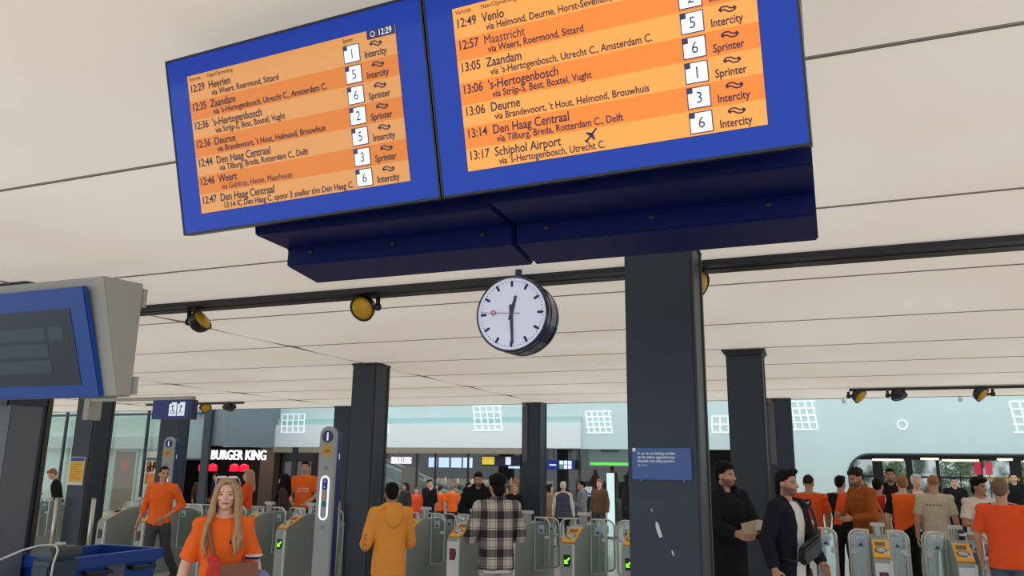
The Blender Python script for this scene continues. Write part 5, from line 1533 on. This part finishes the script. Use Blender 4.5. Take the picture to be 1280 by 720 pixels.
woman = find('young woman with long blonde hair')
M_bag = mat('bag_brown', (112, 66, 44), .5, noise=.15, nscale=12); M_strap = mat('bag_strap', (128, 78, 50), .5)
t = at_person('shoulder_bag', 'brown leather shoulder bag worn by the blonde woman in orange', 'bag', woman)
bm = new_bm(); prism(bm, [(-.03, 1.17), (.25, 1.19), (.28, .96), (.23, .915), (.02, .90), (-.05, .95)], 'y', -.235, -.155); obj('bag_body', bm, M_bag, t, bevel=.02)
bm = new_bm(); prism(bm, [(-.03, 1.175), (.25, 1.195), (.26, 1.08), (.12, 1.045), (-.035, 1.07)], 'y', -.243, -.236); obj('flap', bm, mat('bag_flap', (126, 74, 48), .5), t)
bm = new_bm()
tube(bm, [(-.02, -.19, 1.17), (-.05, -.17, 1.25), (-.085, -.145, 1.36), (-.105, -.09, 1.46), (-.108, -.02, 1.495), (-.10, .06, 1.47), (-.05, .13, 1.36), (.06, .15, 1.24), (.2, .10, 1.16), (.235, -.05, 1.15), (.24, -.18, 1.17)], .013, 8)
obj('strap', bm, M_strap, t)
bm = new_bm()
for c, r_ in (((-.045, -.20, 1.205), (.045, .03, .035)), ((-.03, -.225, 1.16), (.05, .03, .04)), ((-.055, -.225, 1.12), (.035, .026, .05)), ((-.015, -.235, 1.10), (.035, .024, .045))): ell(bm, c, r_)
o = melt('scarf', bm, [mat('scarf_red', (190, 44, 40), .7)], None, .009, 2, wrinkle=.012, wsize=.04)
o.location = woman.location; o.rotation_euler = woman.rotation_euler; o.scale = woman.scale
tag(o, 'red scarf tied to the brown bag of the blonde woman', 'scarf')
bm = new_bm()
cap(bm, (.27, -.16, 1.06), (.31, -.21, .92), .075, .06); cap(bm, (.27, -.15, 1.05), (.30, -.10, .80), .07, .06); cap(bm, (.27, -.17, 1.06), (.25, -.24, .80), .06, .05)
o = melt('jacket', bm, [mat('denim_pale', (112, 124, 166), .8, noise=.1)], None, .011, 3, wrinkle=.02, wsize=.06)
o.location = woman.location; o.rotation_euler = woman.rotation_euler; o.scale = woman.scale
tag(o, 'pale blue jacket hanging over the forearm of the blonde woman', 'jacket')
t = at_person('sunglasses', 'white framed sunglasses pushed up on the blonde woman\'s hair', 'sunglasses', woman)
HR = Matrix.Translation((0, 0, 1.50)) @ Matrix.Rotation(R(-4), 4, 'Z') @ Matrix.Rotation(R(-6), 4, 'X') @ Matrix.Translation((0, 0, -1.50))
for s_ in (-1, 1):
    bm = new_bm(); tube(bm, [Vector((s_ * .036, -.066, 1.757)) + Vector((.030 * math.cos(R(a)), .016 * math.sin(R(a)), .006 * math.sin(R(a)))) for a in range(0, 361, 24)], .0055, 6, cap=False); bm.transform(HR); obj('rim', bm, M_white, t)
    bm = new_bm(); lathe(bm, [(.028, 0), (.02, -.004), (0, -.006)], (0, 0, 0), 'y', 16); bm.transform(HR @ Matrix.Translation((s_ * .036, -.066, 1.757)) @ Matrix.Rotation(R(-70), 4, 'X') @ Matrix.Diagonal((1, .6, .55, 1))); obj('lens', bm, mat('lens_pale', (196, 190, 182), .15), t)
    bm = new_bm(); tube(bm, [(s_ * .066, -.066, 1.757), (s_ * .080, -.03, 1.742), (s_ * .086, .04, 1.715)], .005, 6); bm.transform(HR); obj('temple_arm', bm, M_white, t)

bm = new_bm(); bm.faces.new([bm.verts.new((x_, -.2, z_)) for x_, z_ in ((.055, 1.335), (.065, 1.322), (.085, 1.318), (.093, 1.33), (.085, 1.342), (.075, 1.335), (.065, 1.345))])
stick('chest_emblem', bm, [M_black], woman, child(woman, 'shirt'), .004)
p2 = find('man in open black jacket')
t = at_person('crossbody_bag', 'black crossbody bag strapped over the white shirt of the man in open jacket', 'bag', p2)
bm = new_bm(); prism(bm, [(-.13, 1.09), (.13, 1.20), (.16, 1.09), (.13, 1.02), (-.10, .93), (-.15, .99)], 'y', -.235, -.165); obj('bag_body', bm, mat('nylon_black', (16, 18, 20), .45), t, bevel=.02)
bm = new_bm(); tube(bm, [(-.09, -.238, 1.06), (.11, -.238, 1.145)], .004, 6); obj('zip', bm, M_dark, t)
bm = new_bm()
tube(bm, [(.12, -.20, 1.18), (.14, -.19, 1.28), (.13, -.16, 1.40), (.115, -.06, 1.49), (.10, .05, 1.50), (0, .17, 1.35), (-.15, .16, 1.15), (-.21, .02, 1.0), (-.18, -.16, .97), (-.11, -.20, 1.0)], .014, 8)
obj('strap', bm, mat('nylon_black', (16, 18, 20), .45), t)

p1 = find('man in black coat holding')
t = at_person('ticket_sleeve', 'cream paper ticket sleeve held in both hands by the man in black coat', 'paper', p1)
bm = new_bm(); prism(bm, [(-.12, 1.11), (.10, 1.10), (.14, 1.21), (.05, 1.235), (-.15, 1.20)], 'y', -.42, -.405); obj('sleeve', bm, mat('paper_cream', (206, 184, 150), .7, noise=.1, nscale=20), t)
bm = new_bm(); prism(bm, [(.0, 1.14), (.11, 1.135), (.135, 1.23), (.02, 1.225)], 'y', -.427, -.421); obj('slip', bm, mat('paper_white', (222, 214, 200), .7), t)
bm = new_bm(); box(bm, .03, .09, -.44, -.428, 1.09, 1.14); obj('clip', bm, M_black, t)

ho = find('mustard orange hooded')
tx = bpy.data.curves.new('tmp', 'FONT'); tx.body = 'SOC'; tx.size = .085; tx.align_x = 'CENTER'; tx.align_y = 'CENTER'; tx.resolution_u = 3
to = bpy.data.objects.new('tmp', tx); COL.objects.link(to); bpy.context.view_layer.update()
tm = bpy.data.meshes.new_from_object(to.evaluated_get(bpy.context.evaluated_depsgraph_get())); bpy.data.objects.remove(to)
bm = new_bm(); bm.from_mesh(tm); bmesh.ops.triangulate(bm, faces=bm.faces); bmesh.ops.subdivide_edges(bm, edges=bm.edges, cuts=1)
bm.transform(Matrix.Translation((.33, .10, 1.13)) @ Matrix.Rotation(R(143), 4, 'Z') @ Matrix.Rotation(R(90), 4, 'X') @ Matrix.Rotation(R(-80), 4, 'Z'))
stick('sleeve_lettering', bm, [M_black], ho, child(ho, 'hooded_sweater'))

p3 = find('black square logo')
bm = new_bm(); bmesh.ops.create_grid(bm, x_segments=8, y_segments=8, size=.062); bm.transform(Matrix.Translation((.025, .2, 1.36)) @ Matrix.Rotation(R(90), 4, 'X'))
sq = stick('logo_square', bm, [M_black], p3, child(p3, 'shirt'), .004)
bm = new_bm()
for r0, r1 in ((.036, .046), (.022, .031), (.008, .017)):
    a_ = [(R(a), r0, r1) for a in range(90, 181, 10)]
    for (u, q0, q1), (u2, _, _) in zip(a_, a_[1:]):
        bm.faces.new([bm.verts.new((.0 - rr * math.cos(aa) - .015, .2, 1.342 + rr * math.sin(aa))) for aa, rr in ((u, q0), (u, q1), (u2, q1), (u2, q0))])
stick('logo_mark', bm, [M_wt], p3, child(p3, 'shirt'), .007)

t = thing('tote_bag', 'beige cloth tote bag hanging behind the man in rust-brown jacket', 'bag', (.56, 13.05, 0), R(-10))
bm = new_bm(); prism(bm, [(-.12, 1.25), (.04, 1.25), (.14, .80), (-.10, .78)], 'y', -.04, .04); obj('bag_body', bm, mat('canvas', (178, 148, 104), .8, noise=.08), t, bevel=.015)
bm = new_bm(); tube(bm, [(-.10, 0, 1.24), (-.12, 0, 1.40), (-.16, 0, 1.49)], .012, 6); tube(bm, [(.02, 0, 1.24), (-.05, 0, 1.40), (-.14, 0, 1.49)], .012, 6); obj('handle', bm, mat('canvas', (178, 148, 104), .8), t)
t = thing('paper_cup', 'small dark drink can on the rightmost ticket gate', 'can', (1.33, 11.12, 1.055))
bm = new_bm(); lathe(bm, [(.026, 0), (.033, .01), (.033, .10), (.026, .115)], axis='z', seg=16); obj('can', bm, M_black, t, smooth=True)
bm = new_bm(); lathe(bm, [(.0335, .05), (.0335, .075)], axis='z', seg=16); obj('label_band', bm, M_white, t)
